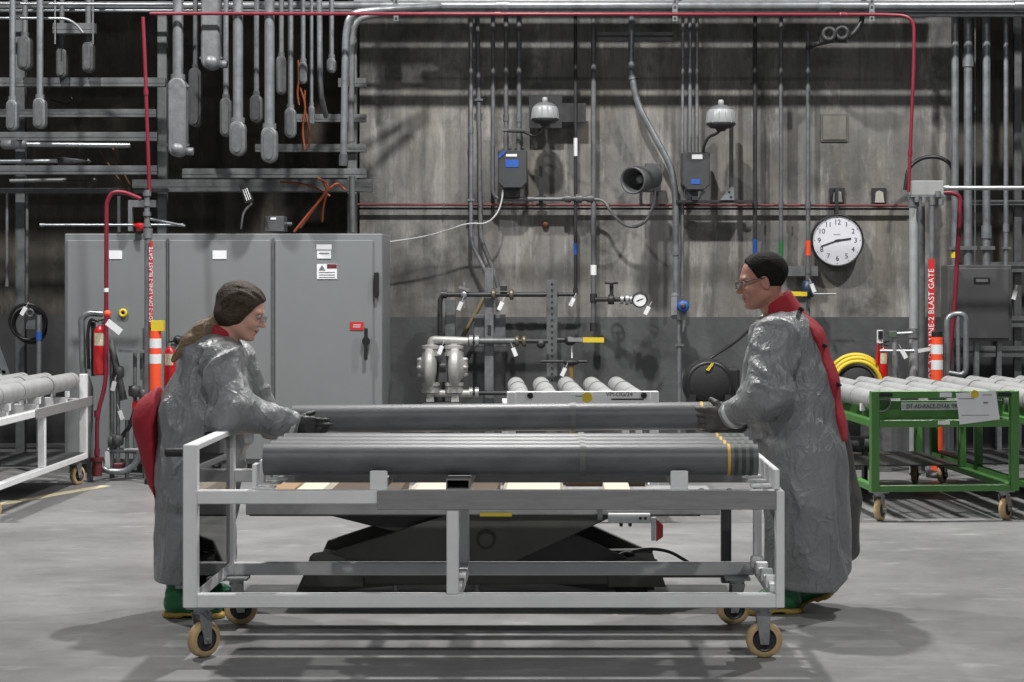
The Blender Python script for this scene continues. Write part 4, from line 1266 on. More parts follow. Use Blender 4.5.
# ties across the open back
for (x, y, r) in ((801, 309, 0.016), (824, 345, 0.014), (838, 384, 0.014)):
    q = Mp(x, y, -0.075)
    MB().cbox(q, (0.024, 0.10, 0.014), Matrix.Rotation(math.radians(35), 3, 'Y')).build('tie_buckle', M['black'], MAN, bevel=0.004)
d = (wr_n - el_n).normalized()
MB().lathe([(0.064, -0.013), (0.074, -0.011), (0.070, 0.011), (0.060, 0.013)], wr_n - d * 0.012, d, 24).build('cuff_tape', M['tape'], MAN)
hand(MAN, wr_n + d * 0.03, Vector((-1, 0.12, 0.02)), Vector((0, 0.1, -1)), Vector((0, 1, 0)), (0.3, 0.5, 0.5), M['glove_grey'], thumb=(0.55, -0.75, 0.45), fat=1.3, cuff=0.06)
hand(MAN, wr_f + Vector((-0.02, -0.02, -0.01)), Vector((-1, -0.1, -0.12)), Vector((0, -1, 0)), Vector((0, 0, 1)), (0.15, 0.3, 0.3), M['glove_grey'], thumb=(0.7, -0.4, 0.4), fat=1.1)
hc = Mp(761, 281)
xf = Matrix.Translation(hc) @ Matrix.Rotation(PI, 4, 'Z') @ Matrix.Rotation(math.radians(8), 4, 'Y') @ Matrix.Scale(1.10, 4)
head_parts(MAN, xf, M['skin_red'], 'short', 1.08)
Rm = xf.to_3x3(); T = xf.translation
gl = MB()
for s in (-1, 1):
    gl.prism([Rm @ Vector(p) + T for p in ((0.098, s * 0.064, 0.008), (0.112, s * 0.010, 0.008), (0.112, s * 0.012, -0.020), (0.104, s * 0.05, -0.022), (0.098, s * 0.062, -0.008))], Rm @ Vector((0.002, 0, 0)))
ge = gl.build('spectacle_lenses', M['spectacle'], MAN)
fr = MB()
for s in (-1, 1):
    fr.tube([Rm @ Vector(p) + T for p in ((-0.012, s * 0.086, 0.014), (0.06, s * 0.083, 0.010), (0.099, s * 0.066, 0.006))], 0.0026, 6)
    fr.tube([Rm @ Vector(p) + T for p in ((0.100, s * 0.066, 0.009), (0.114, s * 0.010, 0.009))], 0.0024, 6)
    fr.tube([Rm @ Vector(p) + T for p in ((0.100, s * 0.064, -0.008), (0.106, s * 0.05, -0.022), (0.114, s * 0.012, -0.020), (0.114, s * 0.010, 0.009))], 0.0016, 6)
fr.tube([Rm @ Vector(p) + T for p in ((0.114, -0.010, 0.004), (0.116, 0, 0.007), (0.114, 0.010, 0.004))], 0.002, 6)
fr.build('spectacle_frame', M['box_dark'], MAN)
boot(MAN, Vector((Mp(798, 0, -0.1).x, 9.05, 0)), (-1, -0.25, 0), 0.36)
boot(MAN, Vector((Mp(834, 0, 0.1).x - 0.02, 9.16, 0.0)), (-1, -0.12, 0), 0.36, pitch=math.radians(20))
# ------------------------------------------------------------------ pipes and conduits on and before the rear wall
def run(name, label, cat, pts, Y, w, m, group=None, couplings=(), straps=(), bend=0.09, tapes=(), n=12, cm=None):
    """a pipe run traced at depth Y (or per-point depth); couplings / straps / tapes are photo positions on it"""
    q = [P(p[0], p[1], p[2] if len(p) > 2 else Y) for p in pts]
    lo = min(q, key=lambda v: v.z)
    t = thing(name, label, cat, tuple(lo), group)
    r = px(w, Y) / 2
    MB().tube(q, r, n, bend=bend).build('pipe', m, t)
    def direction(p):
        best = None
        for a, b in zip(q[:-1], q[1:]):
            d = b - a; s = max(0, min(1, (p - a).dot(d) / d.length_squared))
            e = (a + d * s - p).length
            if best is None or e < best[0]: best = (e, d.normalized(), a + d * s)
        return best[1], best[2]
    for (x, y) in couplings:
        d, c = direction(P(x, y, Y))
        MB().cyl(c - d * r * 1.6, c + d * r * 1.6, r * 1.32, n=n).build('coupling', cm or m, t)
    for (x, y) in straps:
        d, c = direction(P(x, y, Y))
        u = Vector((1, 0, 0)) if abs(d.z) > 0.5 else Vector((0, 0, 1))
        s = MB().cbox(c + Vector((0, -r * 0.2, 0)), tuple((r * 3.6 if abs(u[i]) else (r * 2.5 if i == 1 else r * 0.9)) for i in range(3)))
        s.build('strap', M['strut'], t)
    for (x, y, l, mt) in tapes:
        d, c = direction(P(x, y, Y)); h = px(l, Y) / 2
        MB().cyl(c - d * h, c + d * h, r * 1.12, n=n).build('tape_band', mt, t)
    return t

def pbox(x0, y0, x1, y1, Y, depth, name, m, parent=None, bevel=0.0):
    a, b = P(x0, y0, Y), P(x1, y1, Y)
    return MB().box((a.x, Y, b.z), (b.x, Y + depth, a.z)).build(name, m, parent, bevel=bevel)

def pthing(name, label, cat, x, y, Y, group=None):
    return thing(name, label, cat, tuple(P(x, y, Y)), group)

WY_ = 16.72
CG = 'conduits running down the concrete wall'
run('wall_conduit', 'thin conduit that bends right into the grey strut by the pump', 'conduit', [(471, -8), (471, 243), (488, 276), (489, 372)], WY_, 4, M['galv'], CG, straps=[(471, 60), (471, 200)], couplings=[(471, 130)])
run('wall_conduit', 'darker conduit just right of the one bending toward the pump', 'conduit', [(477, -8), (481, 240), (495, 274), (498, 288)], WY_ + 0.04, 4.5, M['galv_dark'], CG, straps=[(478, 100)])
run('wall_conduit', 'conduit that turns right below the dark box with blue labels', 'conduit', [(493, -8), (493, 199), (592, 199)], WY_, 4, M['galv_dark'], CG, couplings=[(493, 80), (530, 199)])
run('wall_conduit', 'left of two conduits entering the box with blue labels', 'conduit', [(506, -8), (506, 151)], WY_, 4.5, M['galv_dark'], CG, straps=[(506, 130)], couplings=[(506, 118)])
run('wall_conduit', 'right of two conduits entering the box with blue labels', 'conduit', [(519, -8), (519, 151)], WY_, 5, M['galv_dark'], CG, straps=[(519, 130)], couplings=[(519, 118)])
run('wall_pipe', 'thin black pipe turning left above the valve row', 'pipe', [(575.5, -8), (575.5, 294.5), (492, 294.5)], WY_ - 0.03, 3.6, M['iron'], CG, couplings=[(575, 291), (556, 294.5), (520, 294.5)], tapes=[(575.5, 147, 18, M['white']), (575.5, 249, 12, M['blue']), (531, 294.5, 8, M['blue'])], bend=0.03)
run('wall_pipe', 'black pipe with a capped lower end beside the pressure gauge', 'pipe', [(593.5, -8), (593.5, 330)], WY_ - 0.03, 5.5, M['galv_dark'], CG, couplings=[(593.5, 298), (593.5, 327)], tapes=[(593.5, 270, 10, M['white'])], cm=M['iron'])
run('large_conduit', 'thick grey conduit with an offset bend beside the horn', 'conduit', [(632, -8), (631, 72), (637, 104), (672, 168), (675.5, 196), (676, 300)], WY_ - 0.05, 6.5, M['galv'], CG, couplings=[(632, 74), (676, 250)], bend=0.14)
run('wall_conduit', 'thin grey conduit right beside the thick offset conduit', 'conduit', [(683, -8), (682, 296)], WY_, 3.2, M['galv'], CG, couplings=[(683, 200)])
run('wall_conduit', 'left of two conduits entering the dark box under the second lamp', 'conduit', [(690, -8), (690, 153)], WY_, 3.6, M['galv'], CG, straps=[(690, 30)])
run('wall_conduit', 'right of two conduits entering the dark box under the second lamp', 'conduit', [(697, -8), (697, 153)], WY_, 3.6, M['galv'], CG, straps=[(697, 30)])
run('wall_pipe', 'black pipe with blue tape ending above the man', 'pipe', [(755, -8), (755, 256)], WY_, 4.2, M['iron'], CG, tapes=[(755, 248, 18, M['blue'])], couplings=[(755, 205)])
run('wall_pipe', 'dark grey pipe with green tape behind the man', 'pipe', [(781, -8), (781, 262)], WY_, 4.2, M['galv_dark'], CG, tapes=[(781, 249, 16, M['green_tape'])], couplings=[(781, 205)])
run('wall_pipe', 'dark pipe with orange tape just left of the clock', 'pipe', [(808, 30), (808, 345)], WY_, 4.6, M['galv_dark'], CG, tapes=[(808, 248, 15, M['orange'])], couplings=[(808, 270), (808, 205)])
run('riser_pipe', 'leftmost of the thick grey risers entering the panel box', 'pipe', [(955, 8), (955, 268)], 16.5, 7.5, M['galv'], CG, tapes=[(955, 255, 6, M['yellow'])], straps=[(955, 248)])
run('riser_pipe', 'second thick grey riser entering the panel box', 'pipe', [(968, 8), (968, 268)], 16.5, 8.5, M['galv'], CG, straps=[(968, 248)], couplings=[(968, 60)])
run('riser_pipe', 'third thick grey riser entering the panel box', 'pipe', [(986.5, 8), (986.5, 268)], 16.5, 8, M['galv'], CG, straps=[(986, 248)], couplings=[(986, 232)])
run('riser_pipe', 'thin grey riser at the right side of the panel box', 'pipe', [(1006, 8), (1006, 268)], 16.5, 5, M['galv'], CG, straps=[(1006, 248)], couplings=[(1006, 228)])
run('riser_wire', 'very thin rod between two thick grey risers', 'rod', [(975, 8), (975, 268)], 17.05, 1.8, M['galv_dark'], CG)

# red pipes
run('red_pipe', 'red pipe crossing the top and dropping down at the right', 'pipe', [(150, 13.5), (884, 14.5), (914, 16), (914, 60), (908.5, 192)], 15.25, 3.5, M['red_pipe'], 'red pipes', couplings=[(498, 14), (843, 14), (910, 153)], bend=0.2, tapes=[(498, 14, 5, M['white']), (843, 14, 6, M['white']), (910, 153, 5, M['white'])])
run('red_pipe', 'thin red pipe fixed along the concrete wall at mid height', 'pipe', [(356, 204.5), (912, 205.5)], 16.8, 2.6, M['red_dark'], 'red pipes', straps=[(444, 204.5), (545, 204.5), (683, 205), (837, 205)])
run('wall_conduit', 'thin black line running just under the red wall pipe', 'conduit', [(356, 208.5), (912, 209)], 16.84, 2.2, M['iron'], CG)
run('red_pipe', 'red pipe hanging in front of the left conduit rack', 'pipe', [(143, 17), (145, 60), (149.5, 192)], 15.1, 3.8, M['red_pipe'], 'red pipes', couplings=[(145.5, 92)], tapes=[(145.5, 92, 4, M['white'])])
run('red_pipe', 'red pipe rising beside the fire extinguisher and bending right', 'pipe', [(97, 462), (97, 414), (106, 384), (106.5, 202), (112, 192), (124, 192), (141, 199)], 15.0, 4.4, M['red_pipe'], 'red pipes', couplings=[(97, 414), (97, 452)], tapes=[(107, 290, 4, M['white'])], bend=0.13)
run('red_pipe', 'red pipe looping right of the white junction box', 'pipe', [(928, 195), (950, 192), (960.5, 196), (955, 300), (947, 384)], 15.9, 4.6, M['red_pipe'], 'red pipes', bend=0.1)

# pipe rack across the top and the pipes above it
TOP = 'overhead pipes along the rear wall'
def top_pipe(label, z, Y, r, m, x0=-9, x1=9, name='overhead_pipe', collars=()):
    t = thing(name, label, 'pipe', (x0, Y, z), TOP)
    MB().cyl((x0, Y, z), (x1, Y, z), r, n=18).build('pipe', m, t)
    for c in collars:
        MB().cyl((c - 0.05, Y, z), (c + 0.05, Y, z), r * 1.25, n=18).build('coupling', m, t)
    return t
zz_ = lambda y, Y: EYE - (y - CY) * Y / F
top_pipe('thick grey overhead pipe at the very top of the wall', zz_(5.5, 16.1), 16.1, 0.036, M['galv'], collars=(-0.5, 2.3, 4.0))
top_pipe('thin grey overhead pipe just above the red one', zz_(10.5, 16.25), 16.25, 0.016, M['galv'], collars=(-1.2, 1.4))
top_pipe('grey overhead pipe at the upper right over the risers', zz_(14, 16.3), 16.3, 0.028, M['galv'], x0=2.35, name='overhead_pipe')
for (z, Y, r, lab) in ((4.075, 16.22, 0.06, 'dull overhead main half hidden behind the thick top pipe'), (4.33, 16.1, 0.085, 'second overhead main above the frame'), (4.54, 16.1, 0.065, 'slim overhead main above the frame'), (4.75, 16.1, 0.09, 'highest overhead main above the frame')):
    top_pipe(lab, z, Y, r, M['galv_dark'], x0=-1.8, x1=3.55 if z > 4.4 else 9)
for k, xx in enumerate((396, 675, 872)):
    t = pthing('pipe_hanger', ('slotted hanger strap holding the top pipes left of the lamps', 'slotted hanger strap holding the top pipes in the middle', 'slotted hanger strap holding the top pipes at the right')[k], 'hanger', xx, 20, 16.05, 'slotted hanger straps')
    pbox(xx - 2.5, -60, xx + 2.5, 21, 16.05, 0.008, 'strap', M['galv'], t)
    for yy in (-6, 0, 6, 12, 17):
        pbox(xx - 1, yy, xx + 1, yy + 2.5, 16.045, 0.004, 'slot', M['iron'], t)
t = pthing('strut_bar', 'short horizontal strut holding the thick conduit near the top', 'strut', 635, 41, 16.66)
pbox(597, 32, 673, 40.5, 16.66, 0.06, 'channel', M['strut'], t, 0.003)
pbox(597, 35.2, 673, 37.3, 16.655, 0.006, 'channel_slot', M['iron'], t)
# bracket lamp at top right and camera-like fitting
t = pthing('pipe_bracket', 'black pipe bracket with clamps below the top pipe at the right', 'bracket', 840, 45, 16.2)
MB().tube([P(808, 48, 16.6), P(816, 44, 16.3), P(852, 36, 16.2), P(862, 22, 16.2), P(862, 14, 16.2)], 0.022, 10, bend=0.06).build('arm', M['iron'], t)
for (x, y) in ((829, 34), (842, 33)):
    MB().torus(P(x, y, 16.18), 0.05, 0.02, axis=(0.2, 1, 0), n=18).build('clamp', M['iron'], t)
pbox(820, 36, 848, 42, 16.2, 0.06, 'plate', M['iron'], t)

# wall boxes
def dark_box(label, x0, y0, x1, y1, lid, Y=16.55):
    t = pthing('junction_box', label, 'electrical box', (x0 + x1) / 2, y1, Y, 'dark junction boxes')
    a, b = P(x0, y0, Y), P(x1, y1, Y)
    c = 0.05
    MB().prism([(a.x, Y, a.z), (b.x, Y, a.z), (b.x, Y, b.z + c), (b.x - c, Y, b.z), (a.x + c, Y, b.z), (a.x, Y, b.z + c)], (0, 0.22, 0)).build('body', M['box_dark'], t, bevel=0.008)
    return t
t = dark_box('dark junction box with blue labels below two conduits', 498, 150, 527, 188, None)
pbox(506, 154, 517, 156.5, 16.545, 0.006, 'white_label', M['white'], t)
pbox(505.5, 159.5, 518.5, 167, 16.545, 0.006, 'blue_label', M['blue'], t)
q = [P(498.5, 159, 16.54), P(507, 151, 16.54), P(503, 151, 16.54), P(498.5, 155, 16.54)]
MB().prism(q, (0, 0.004, 0)).build('blue_label', M['blue'], t)
pbox(503, 184, 520, 197, 16.62, 0.12, 'bracket', M['iron'], t)
t = dark_box('dark junction box under the second lamp, with one white label', 682, 152, 710, 190, None)
pbox(692, 154.5, 702.5, 159, 16.545, 0.006, 'white_label', M['white'], t)
pbox(691, 179, 700, 184, 16.545, 0.006, 'blue_label', M['blue'], t)
pbox(692, 188, 698, 200, 16.6, 0.1, 'bracket', M['iron'], t)
for (x0, lab) in ((683, 'left'), (698, 'right')):
    q = [P(x0, 200, 16.7), P(x0 + 9, 200, 16.7), P(x0 + 9, 191, 16.7), P(x0 + 4, 191, 16.7)]
    MB().prism(q, (0, 0.01, 0)).build('gusset', M['galv'], t)
t = pthing('strut_shelf', 'thin black strut shelf carrying the second lamp bracket', 'strut', 718, 203, 16.66)
pbox(676, 200, 753, 202.5, 16.62, 0.12, 'angle', M['iron'], t)
q = [P(720, 200, 16.6), P(734, 200, 16.6), P(734, 187, 16.6), P(731, 187, 16.6)]
MB().prism(q, (0, 0.012, 0)).build('gusset', M['galv'], t)
for (x, y) in ((729, 192), (731, 197)):
    MB().cyl(P(x, y, 16.595), P(x, y, 16.605), 0.012, n=8).build('gusset_hole', M['iron'], t)

# lamps with frosted dome
def wall_lamp(label, x, y0, y1, Y, wire):
    s = (y1 - y0) / 28.0
    t = pthing('wall_lamp', label, 'lamp', x, y1, Y, 'domed wall lamps')
    c = P(x, y0, Y)
    k = s * Y / F
    MB().lathe([(0.0001, 0), (2 * k, -0.3 * k), (2.8 * k, -2 * k), (2.8 * k, -4 * k), (2.2 * k, -5 * k)], c, (0, 0, 1), 20).build('finial', M['lens'], t)
    MB().lathe([(2.4 * k, -4.6 * k), (7 * k, -6 * k), (10.5 * k, -8 * k), (11.6 * k, -10 * k)], c, (0, 0, 1), 28).build('cap', M['cast'], t)
    MB().lathe([(11.4 * k, -9.5 * k), (12.4 * k, -11 * k), (13.8 * k, -21 * k), (13.2 * k, -22 * k)], c, (0, 0, 1), 28).build('lens', M['lens'], t)
    for i in range(14):
        a_ = 2 * PI * i / 14
        u_ = Vector((math.cos(a_), math.sin(a_), 0))
        MB().cyl(c + u_ * 13.9 * k + Vector((0, 0, -22 * k)), c + u_ * 12.6 * k + Vector((0, 0, -11 * k)), 0.4 * k, n=6).build('lens_rib', M['zinc'], t)
    MB().lathe([(13.4 * k, -21.5 * k), (13.8 * k, -23 * k), (10 * k, -26 * k), (5 * k, -27 * k), (4 * k, -29 * k), (0.0001, -29.5 * k)], c, (0, 0, 1), 28).build('base', M['iron'], t)
    MB().tube([P(p[0], p[1], Y + p[2]) for p in wire], 0.013, 8, bend=0.06).build('cable', M['iron'], t)
    return t
t = wall_lamp('domed wall lamp above the box with blue labels', 545, 97, 125, 16.45, [(545, 125, 0), (542, 133, 0.05), (534, 137, 0.1), (526, 132, 0.15), (508, 131, 0.2)])
pbox(529, 95, 562, 128, 16.72, 0.03, 'back_plate', M['iron'], t)
pbox(562, 103, 586, 122, 16.72, 0.03, 'back_plate', M['iron'], t)
MB().cyl(P(545, 112, 16.5), P(545, 112, 16.72), 0.04, n=12).build('arm', M['iron'], t)
t = wall_lamp('domed wall lamp with pale top right of the thick conduit', 721, 99.5, 130, 16.4, [(721, 130, 0), (716, 134, 0.02), (708, 137, 0.08), (704, 146, 0.12), (703, 152, 0.16)])
MB().cyl(P(721, 118, 16.45), P(731, 122, 16.7), 0.03, n=10).build('arm', M['iron'], t)
pbox(729.5, 124, 733.5, 200, 16.68, 0.04, 'upright', M['iron'], t)

# stained conduit stub and brown knob below the first lamp
t = pthing('wall_bracket', 'small dark bracket on the wall left of the black pipe', 'bracket', 540, 205, 16.8)
pbox(539, 166, 542.5, 206, 16.78, 0.05, 'upright', M['iron'], t)
pbox(536, 196, 546, 200, 16.74, 0.05, 'foot', M['iron'], t)
t = pthing('pipe_union', 'chunky union fitting on the conduit below the first lamp', 'pipe fitting', 579, 203, 16.68)
for (x, r) in ((568, 0.036), (579, 0.042), (590, 0.036)):
    MB().cyl(P(x - 3, 198.5, 16.68), P(x + 3, 198.5, 16.68), r, n=12).build('nut', M['cast_dark'], t)
MB().cyl(P(562, 198.5, 16.68), P(594, 198.5, 16.68), 0.024, n=12).build('body', M['cast_dark'], t)
t = pthing('round_stop', 'small brown knob on the wall below the lamp', 'knob', 545.5, 227, 16.86)
MB().ell(P(545.5, 224.5, 16.88), (0.032, 0.03, 0.03)).build('knob', mat('rusty_brown', (0.16, 0.06, 0.035), 0.6), t)
for k, (x, y, lab) in enumerate(((692, 226, 'round wall plug left of the hanging black pipe'), (748, 226, 'round wall plug just left of the blue-taped pipe')),):
    o = MB().lathe([(0.0001, -0.012), (0.03, -0.012), (0.032, -0.004), (0.045, -0.004), (0.047, 0.01)], P(x, y, 16.89), (0, 1, 0), 18).build('wall_plug', mat('plug_concrete', (0.16, 0.155, 0.145), 0.8))
    tag(o, lab, 'plug', 'round wall plugs')

# horn
t = pthing('alarm_horn', 'grey cylindrical alarm horn facing left on the wall', 'horn', 648, 200, 16.4)
hd = (P(632, 181, 16.15) - P(655, 177, 16.6)).normalized()
c = P(653, 177, 16.55)
Lh = (P(632, 181, 16.15) - c).length
MB().lathe([(0.0001, 0.0), (0.07, 0.0), (0.10, 0.02), (0.105, Lh * 0.5), (0.118, Lh * 0.6), (0.122, Lh * 0.97), (0.112, Lh), (0.10, Lh * 0.96), (0.092, Lh * 0.6), (0.0001, Lh * 0.55)], c, hd, 28).build('shell', M['cast_dark'], t)
MB().ell(c + hd * Lh * 0.62, (0.04, 0.04, 0.04)).build('diaphragm', M['lens'], t)
pbox(645, 163, 661, 192, 16.62, 0.08, 'mount_plate', M['cast_dark'], t, 0.006)
for (x, y) in ((641, 195), (657, 195)):
    pbox(x - 1.5, 188, x + 1.5, 206, 16.66, 0.03, 'leg', M['iron'], t)
MB().tube([P(655, 190, 16.62), P(654, 205, 16.62), P(646, 222, 16.62), P(634, 228, 16.62), P(622, 224, 16.62), P(611, 212, 16.62), P(604, 200, 16.65), P(592, 199, 16.68)], 0.014, 8, bend=0.12).build('cable', M['galv_dark'], t)

# clock
CK = pthing('wall_clock', 'round white wall clock with black rim showing about twenty to three', 'clock', 837, 266, 16.78)
cc = P(837.2, 240.5, 16.78); cr = px(26.3, 16.78)
MB().lathe([(cr * 0.93, -0.012), (cr * 0.95, -0.03), (cr * 0.985, -0.034), (cr, -0.02), (cr, 0.06), (cr * 0.9, 0.1)], cc, (0, 1, 0), 56).build('rim', M['black'], CK)
MB().lathe([(0.0001, -0.012), (cr * 0.94, -0.012)], cc, (0, 1, 0), 56).build('dial', M['clock_face'], CK)
for k in range(1, 13):
    a_ = PI / 2 - k * PI / 6
    text_mesh(str(k), cr * 0.27, M['ink'], 'numeral', CK, cc + Vector((math.cos(a_) * cr * 0.69, -0.0135, math.sin(a_) * cr * 0.69)))
    p = cc + Vector((math.cos(a_) * cr * 0.87, -0.0135, math.sin(a_) * cr * 0.87))
    MB().cbox(p, (cr * 0.035, 0.001, cr * 0.035)).build('hour_mark', M['ink'], CK)
def clock_hand(ang, l, w, tail):
    dv_ = Vector((math.sin(ang), 0, math.cos(ang)))
    MB().bar(cc + Vector((0, -0.017, 0)) - dv_ * tail, cc + Vector((0, -0.017, 0)) + dv_ * l, 0.002, w, up=(dv_.z, 0, -dv_.x)).build('hand', M['ink'], CK)
clock_hand(math.radians(82), cr * 0.52, cr * 0.065, cr * 0.1)
clock_hand(math.radians(250.5), cr * 0.66, cr * 0.05, cr * 0.1)
MB().cyl(cc + Vector((0, -0.020, 0)), cc + Vector((0, -0.013, 0)), cr * 0.05, n=12).build('hub', M['ink'], CK)
pbox(833.5, 234.3, 840.5, 234.9, 16.7665, 0.001, 'maker_mark', M['ink_grey'], CK)
pbox(835.5, 188, 838.5, 214, 16.78, 0.1, 'cable_duct', M['iron'], CK)

# square wall openings above the clock
for k, (x0, y0, x1, y1, lab) in enumerate(((830, 188, 844.5, 203, 'square wall box with torn padding directly above the clock'), (872, 188, 886.5, 203.5, 'square wall box with torn padding right of the clock'))):
    t = pthing('wall_opening_box', lab, 'wall box', (x0 + x1) / 2, y1, 16.85, 'square wall boxes')
    pbox(x0, y0, x1, y1, 16.87, 0.05, 'frame', M['iron'], t)
    q = [P(x0 + 3, y1 - 1, 16.85), P(x1 - 2, y1 - 1, 16.85), P(x1 - 3.5, y0 + 4, 16.85), P((x0 + x1) / 2, y0 + 2.5, 16.85), P(x0 + 4, y0 + 4, 16.85)]
    MB().prism(q, (0, 0.03, 0)).build('padding', mat('pale_padding', (0.34, 0.325, 0.29), 0.8), t)
t = pthing('wall_patch', 'square patched opening in the wall high above the clock', 'wall patch', 835, 141, 16.87)
pbox(821, 114, 848, 141.5, 16.885, 0.02, 'surround', mat('patch_edge', (0.10, 0.095, 0.085), 0.8), t)
pbox(823, 116, 846, 139.5, 16.875, 0.02, 'infill', mat('patch_infill', (0.135, 0.128, 0.115), 0.8, var=0.3, scale=4), t)

# pale cable drooping across the wall at the left
run('loose_cable', 'thin pale cable drooping from the box with blue labels to the cabinet', 'cable', [(382, 243), (430, 236), (468, 223), (487, 224), (498, 213), (502, 200), (503, 190)], 16.6, 1.6, M['tape'], bend=0.35, n=8)

# ------------------------------------------------------------------ valves and pump row at the lower wall
def tag_on(parent, x, y, Y, ang=20):
    c = P(x, y, Y)
    R_ = Matrix.Rotation(math.radians(ang), 3, 'Y')
    MB().cbox(c, (0.036, 0.003, 0.078), R_).build('paper_tag', M['white'], parent)
    e = c + R_ @ Vector((0, 0, 0.039))
    MB().cyl(e, e + R_ @ Vector((0, 0, 0.05)), 0.003, n=6).build('tag_string', M['tape'], parent)
VY = 16.45
t = pthing('valve_line', 'black pipe line with chrome valves above the diaphragm pump', 'pipe', 470, 294.5, VY)
MB().tube([P(440, 345, VY), P(440, 294.5, VY), P(545, 294.5, VY)], px(5, VY) / 2, 12, bend=0.07).build('pipe', M['iron'], t)
MB().cyl(P(447, 294.5, VY), P(441, 294.5, VY), px(8, VY) / 2).build('elbow_hub', M['iron'], t)
for x in (493.5, 511.5):
    MB().lathe([(0.02, -0.02), (0.044, -0.018), (0.05, 0.0), (0.044, 0.018), (0.02, 0.02)], P(x, 294.5, VY), (1, 0, 0), 16).build('union_nut', M['brass'], t)
MB().ell(P(464, 294.5, VY), (0.035, 0.035, 0.04)).build('valve_body', M['zinc'], t)
MB().cyl(P(464, 308, VY), P(464, 282, VY), 0.012, n=10).build('valve_stem', M['zinc'], t)
MB().bar(P(459, 287, VY - 0.03), P(469, 290, VY - 0.03), 0.01, 0.02).build('valve_lever', M['zinc'], t)
tag_on(t, 460, 306, VY - 0.05, 22); tag_on(t, 500.5, 306, VY - 0.05, 25)
pbox(500, 286, 507, 291, VY - 0.04, 0.08, 'valve_cap', M['iron'], t)
t = pthing('steel_post', 'dark square steel post left of the pump conduit', 'post', 452, 460, 16.6)
pbox(445, 300, 455, 460, 16.6, 0.09, 'shaft', M['galv_dark'], t)
t = pthing('steel_post', 'tall dark perforated strut post left of the yellow valve handle', 'post', 552, 460, 16.55)
a, b = P(546.5, 280, 16.55), P(557.5, 460, 16.55)
MB().box((a.x, 16.55, 0.0), (b.x, 16.63, a.z)).build('shaft', M['strut'] if False else M['galv_dark'], t, bevel=0.003)
for yy in range(284, 400, 6):
    MB().cyl(P(552, yy, 16.545), P(552, yy, 16.552), 0.011, n=8).build('slot_hole', M['iron'], t)
t = pthing('wall_plate', 'grey steel plate behind the pump conduit', 'plate', 490, 347, 16.62)
pbox(474, 314.5, 505.5, 346.5, 16.62, 0.05, 'plate', M['cast'], t, 0.004)
t = pthing('strut_channel', 'grey strut channel standing below the steel plate', 'strut', 489.5, 460, 16.5)
a, b = P(484.5, 268, 16.5), P(493.5, 392, 16.5)
MB().box((a.x, 16.5, b.z - 0.6), (b.x, 16.56, a.z)).build('channel', M['cast'], t, bevel=0.003)
pbox(487.5, 325, 491, 335, 16.495, 0.01, 'latch', M['iron'], t)
run('wall_pipe', 'slanting tan pipe behind the pump', 'pipe', [(460, 342), (485, 296)], 16.7, 4, mat('tan_pipe', (0.16, 0.12, 0.06), 0.6))
# second line at pump outlet height
t = pthing('valve_line', 'dark pipe line leaving the pump toward the strut post', 'pipe', 510, 341, VY)
MB().cyl(P(466, 341, VY), P(548, 341, VY), px(4.5, VY) / 2, n=12).build('pipe', M['iron'], t)
MB().cyl(P(474, 341, VY), P(516, 341, VY), px(6.5, VY) / 2, n=12).build('sleeve', M['galv_dark'], t)
for x in (471, 477):
    MB().cyl(P(x - 1.8, 341, VY), P(x + 1.8, 341, VY), px(6, VY), n=16).build('flange', M['zinc'], t)
for x in (517, 524):
    MB().lathe([(0.02, -0.02), (0.044, -0.018), (0.05, 0), (0.044, 0.018), (0.02, 0.02)], P(x, 341, VY), (1, 0, 0), 14).build('union_nut', M['brass'], t)
MB().ell(P(541, 344, VY), (0.04, 0.035, 0.04)).build('trap', M['iron'], t)
tag_on(t, 514.5, 352, VY - 0.05, -22)
t = pthing('valve_line', 'lower pipe line between pump foot and strut post', 'pipe', 490, 393, VY)
MB().cyl(P(460, 393, VY), P(520, 393, VY), px(4.5, VY) / 2, n=12).build('pipe', M['iron'], t)
for x in (471, 477):
    MB().cyl(P(x - 1.8, 393, VY), P(x + 1.8, 393, VY), px(6, VY), n=16).build('flange', M['zinc'], t)
# yellow handle valve
t = pthing('ball_valve', 'black ball valve with long yellow lever right of the strut post', 'valve', 571, 345, VY)
MB().cyl(P(557, 340, VY), P(580, 340, VY), px(5, VY) / 2, n=12).build('pipe', M['iron'], t)
MB().ell(P(570, 340, VY), (0.055, 0.05, 0.05)).build('valve_body', M['iron'], t)
MB().bar(P(568, 339.5, VY - 0.06), P(584, 339.8, VY - 0.06), 0.012, 0.036).build('lever', M['zinc'], t)
MB().bar(P(583, 339.8, VY - 0.06), P(604, 340, VY - 0.06), 0.016, 0.044).build('lever_grip', M['yellow'], t)
MB().cyl(P(572, 346, VY), P(572, 358, VY), 0.008, n=8).build('chain', M['white'], t)
t = pthing('gate_valve', 'low black valve with handwheel below the yellow lever', 'valve', 572, 372, VY)
MB().cyl(P(541, 361.5, VY), P(587, 361.5, VY), 0.014, n=10).build('stem', M['iron'], t)
MB().ell(P(571, 362, VY), (0.075, 0.05, 0.03)).build('valve_body', M['iron'], t)
MB().cyl(P(571, 364, VY), P(571, 464, VY), 0.026, n=10).build('pipe', mat('ochre_pipe', (0.17, 0.12, 0.04), 0.6), t)
tag_on(t, 563.5, 372, VY - 0.05, 25)
tg = pthing('paper_tag', 'white paper tag hanging below the elbow of the thin black pipe', 'tag', 572, 306, WY_ - 0.06)
tag_on(tg, 572, 302, WY_ - 0.06, 25)
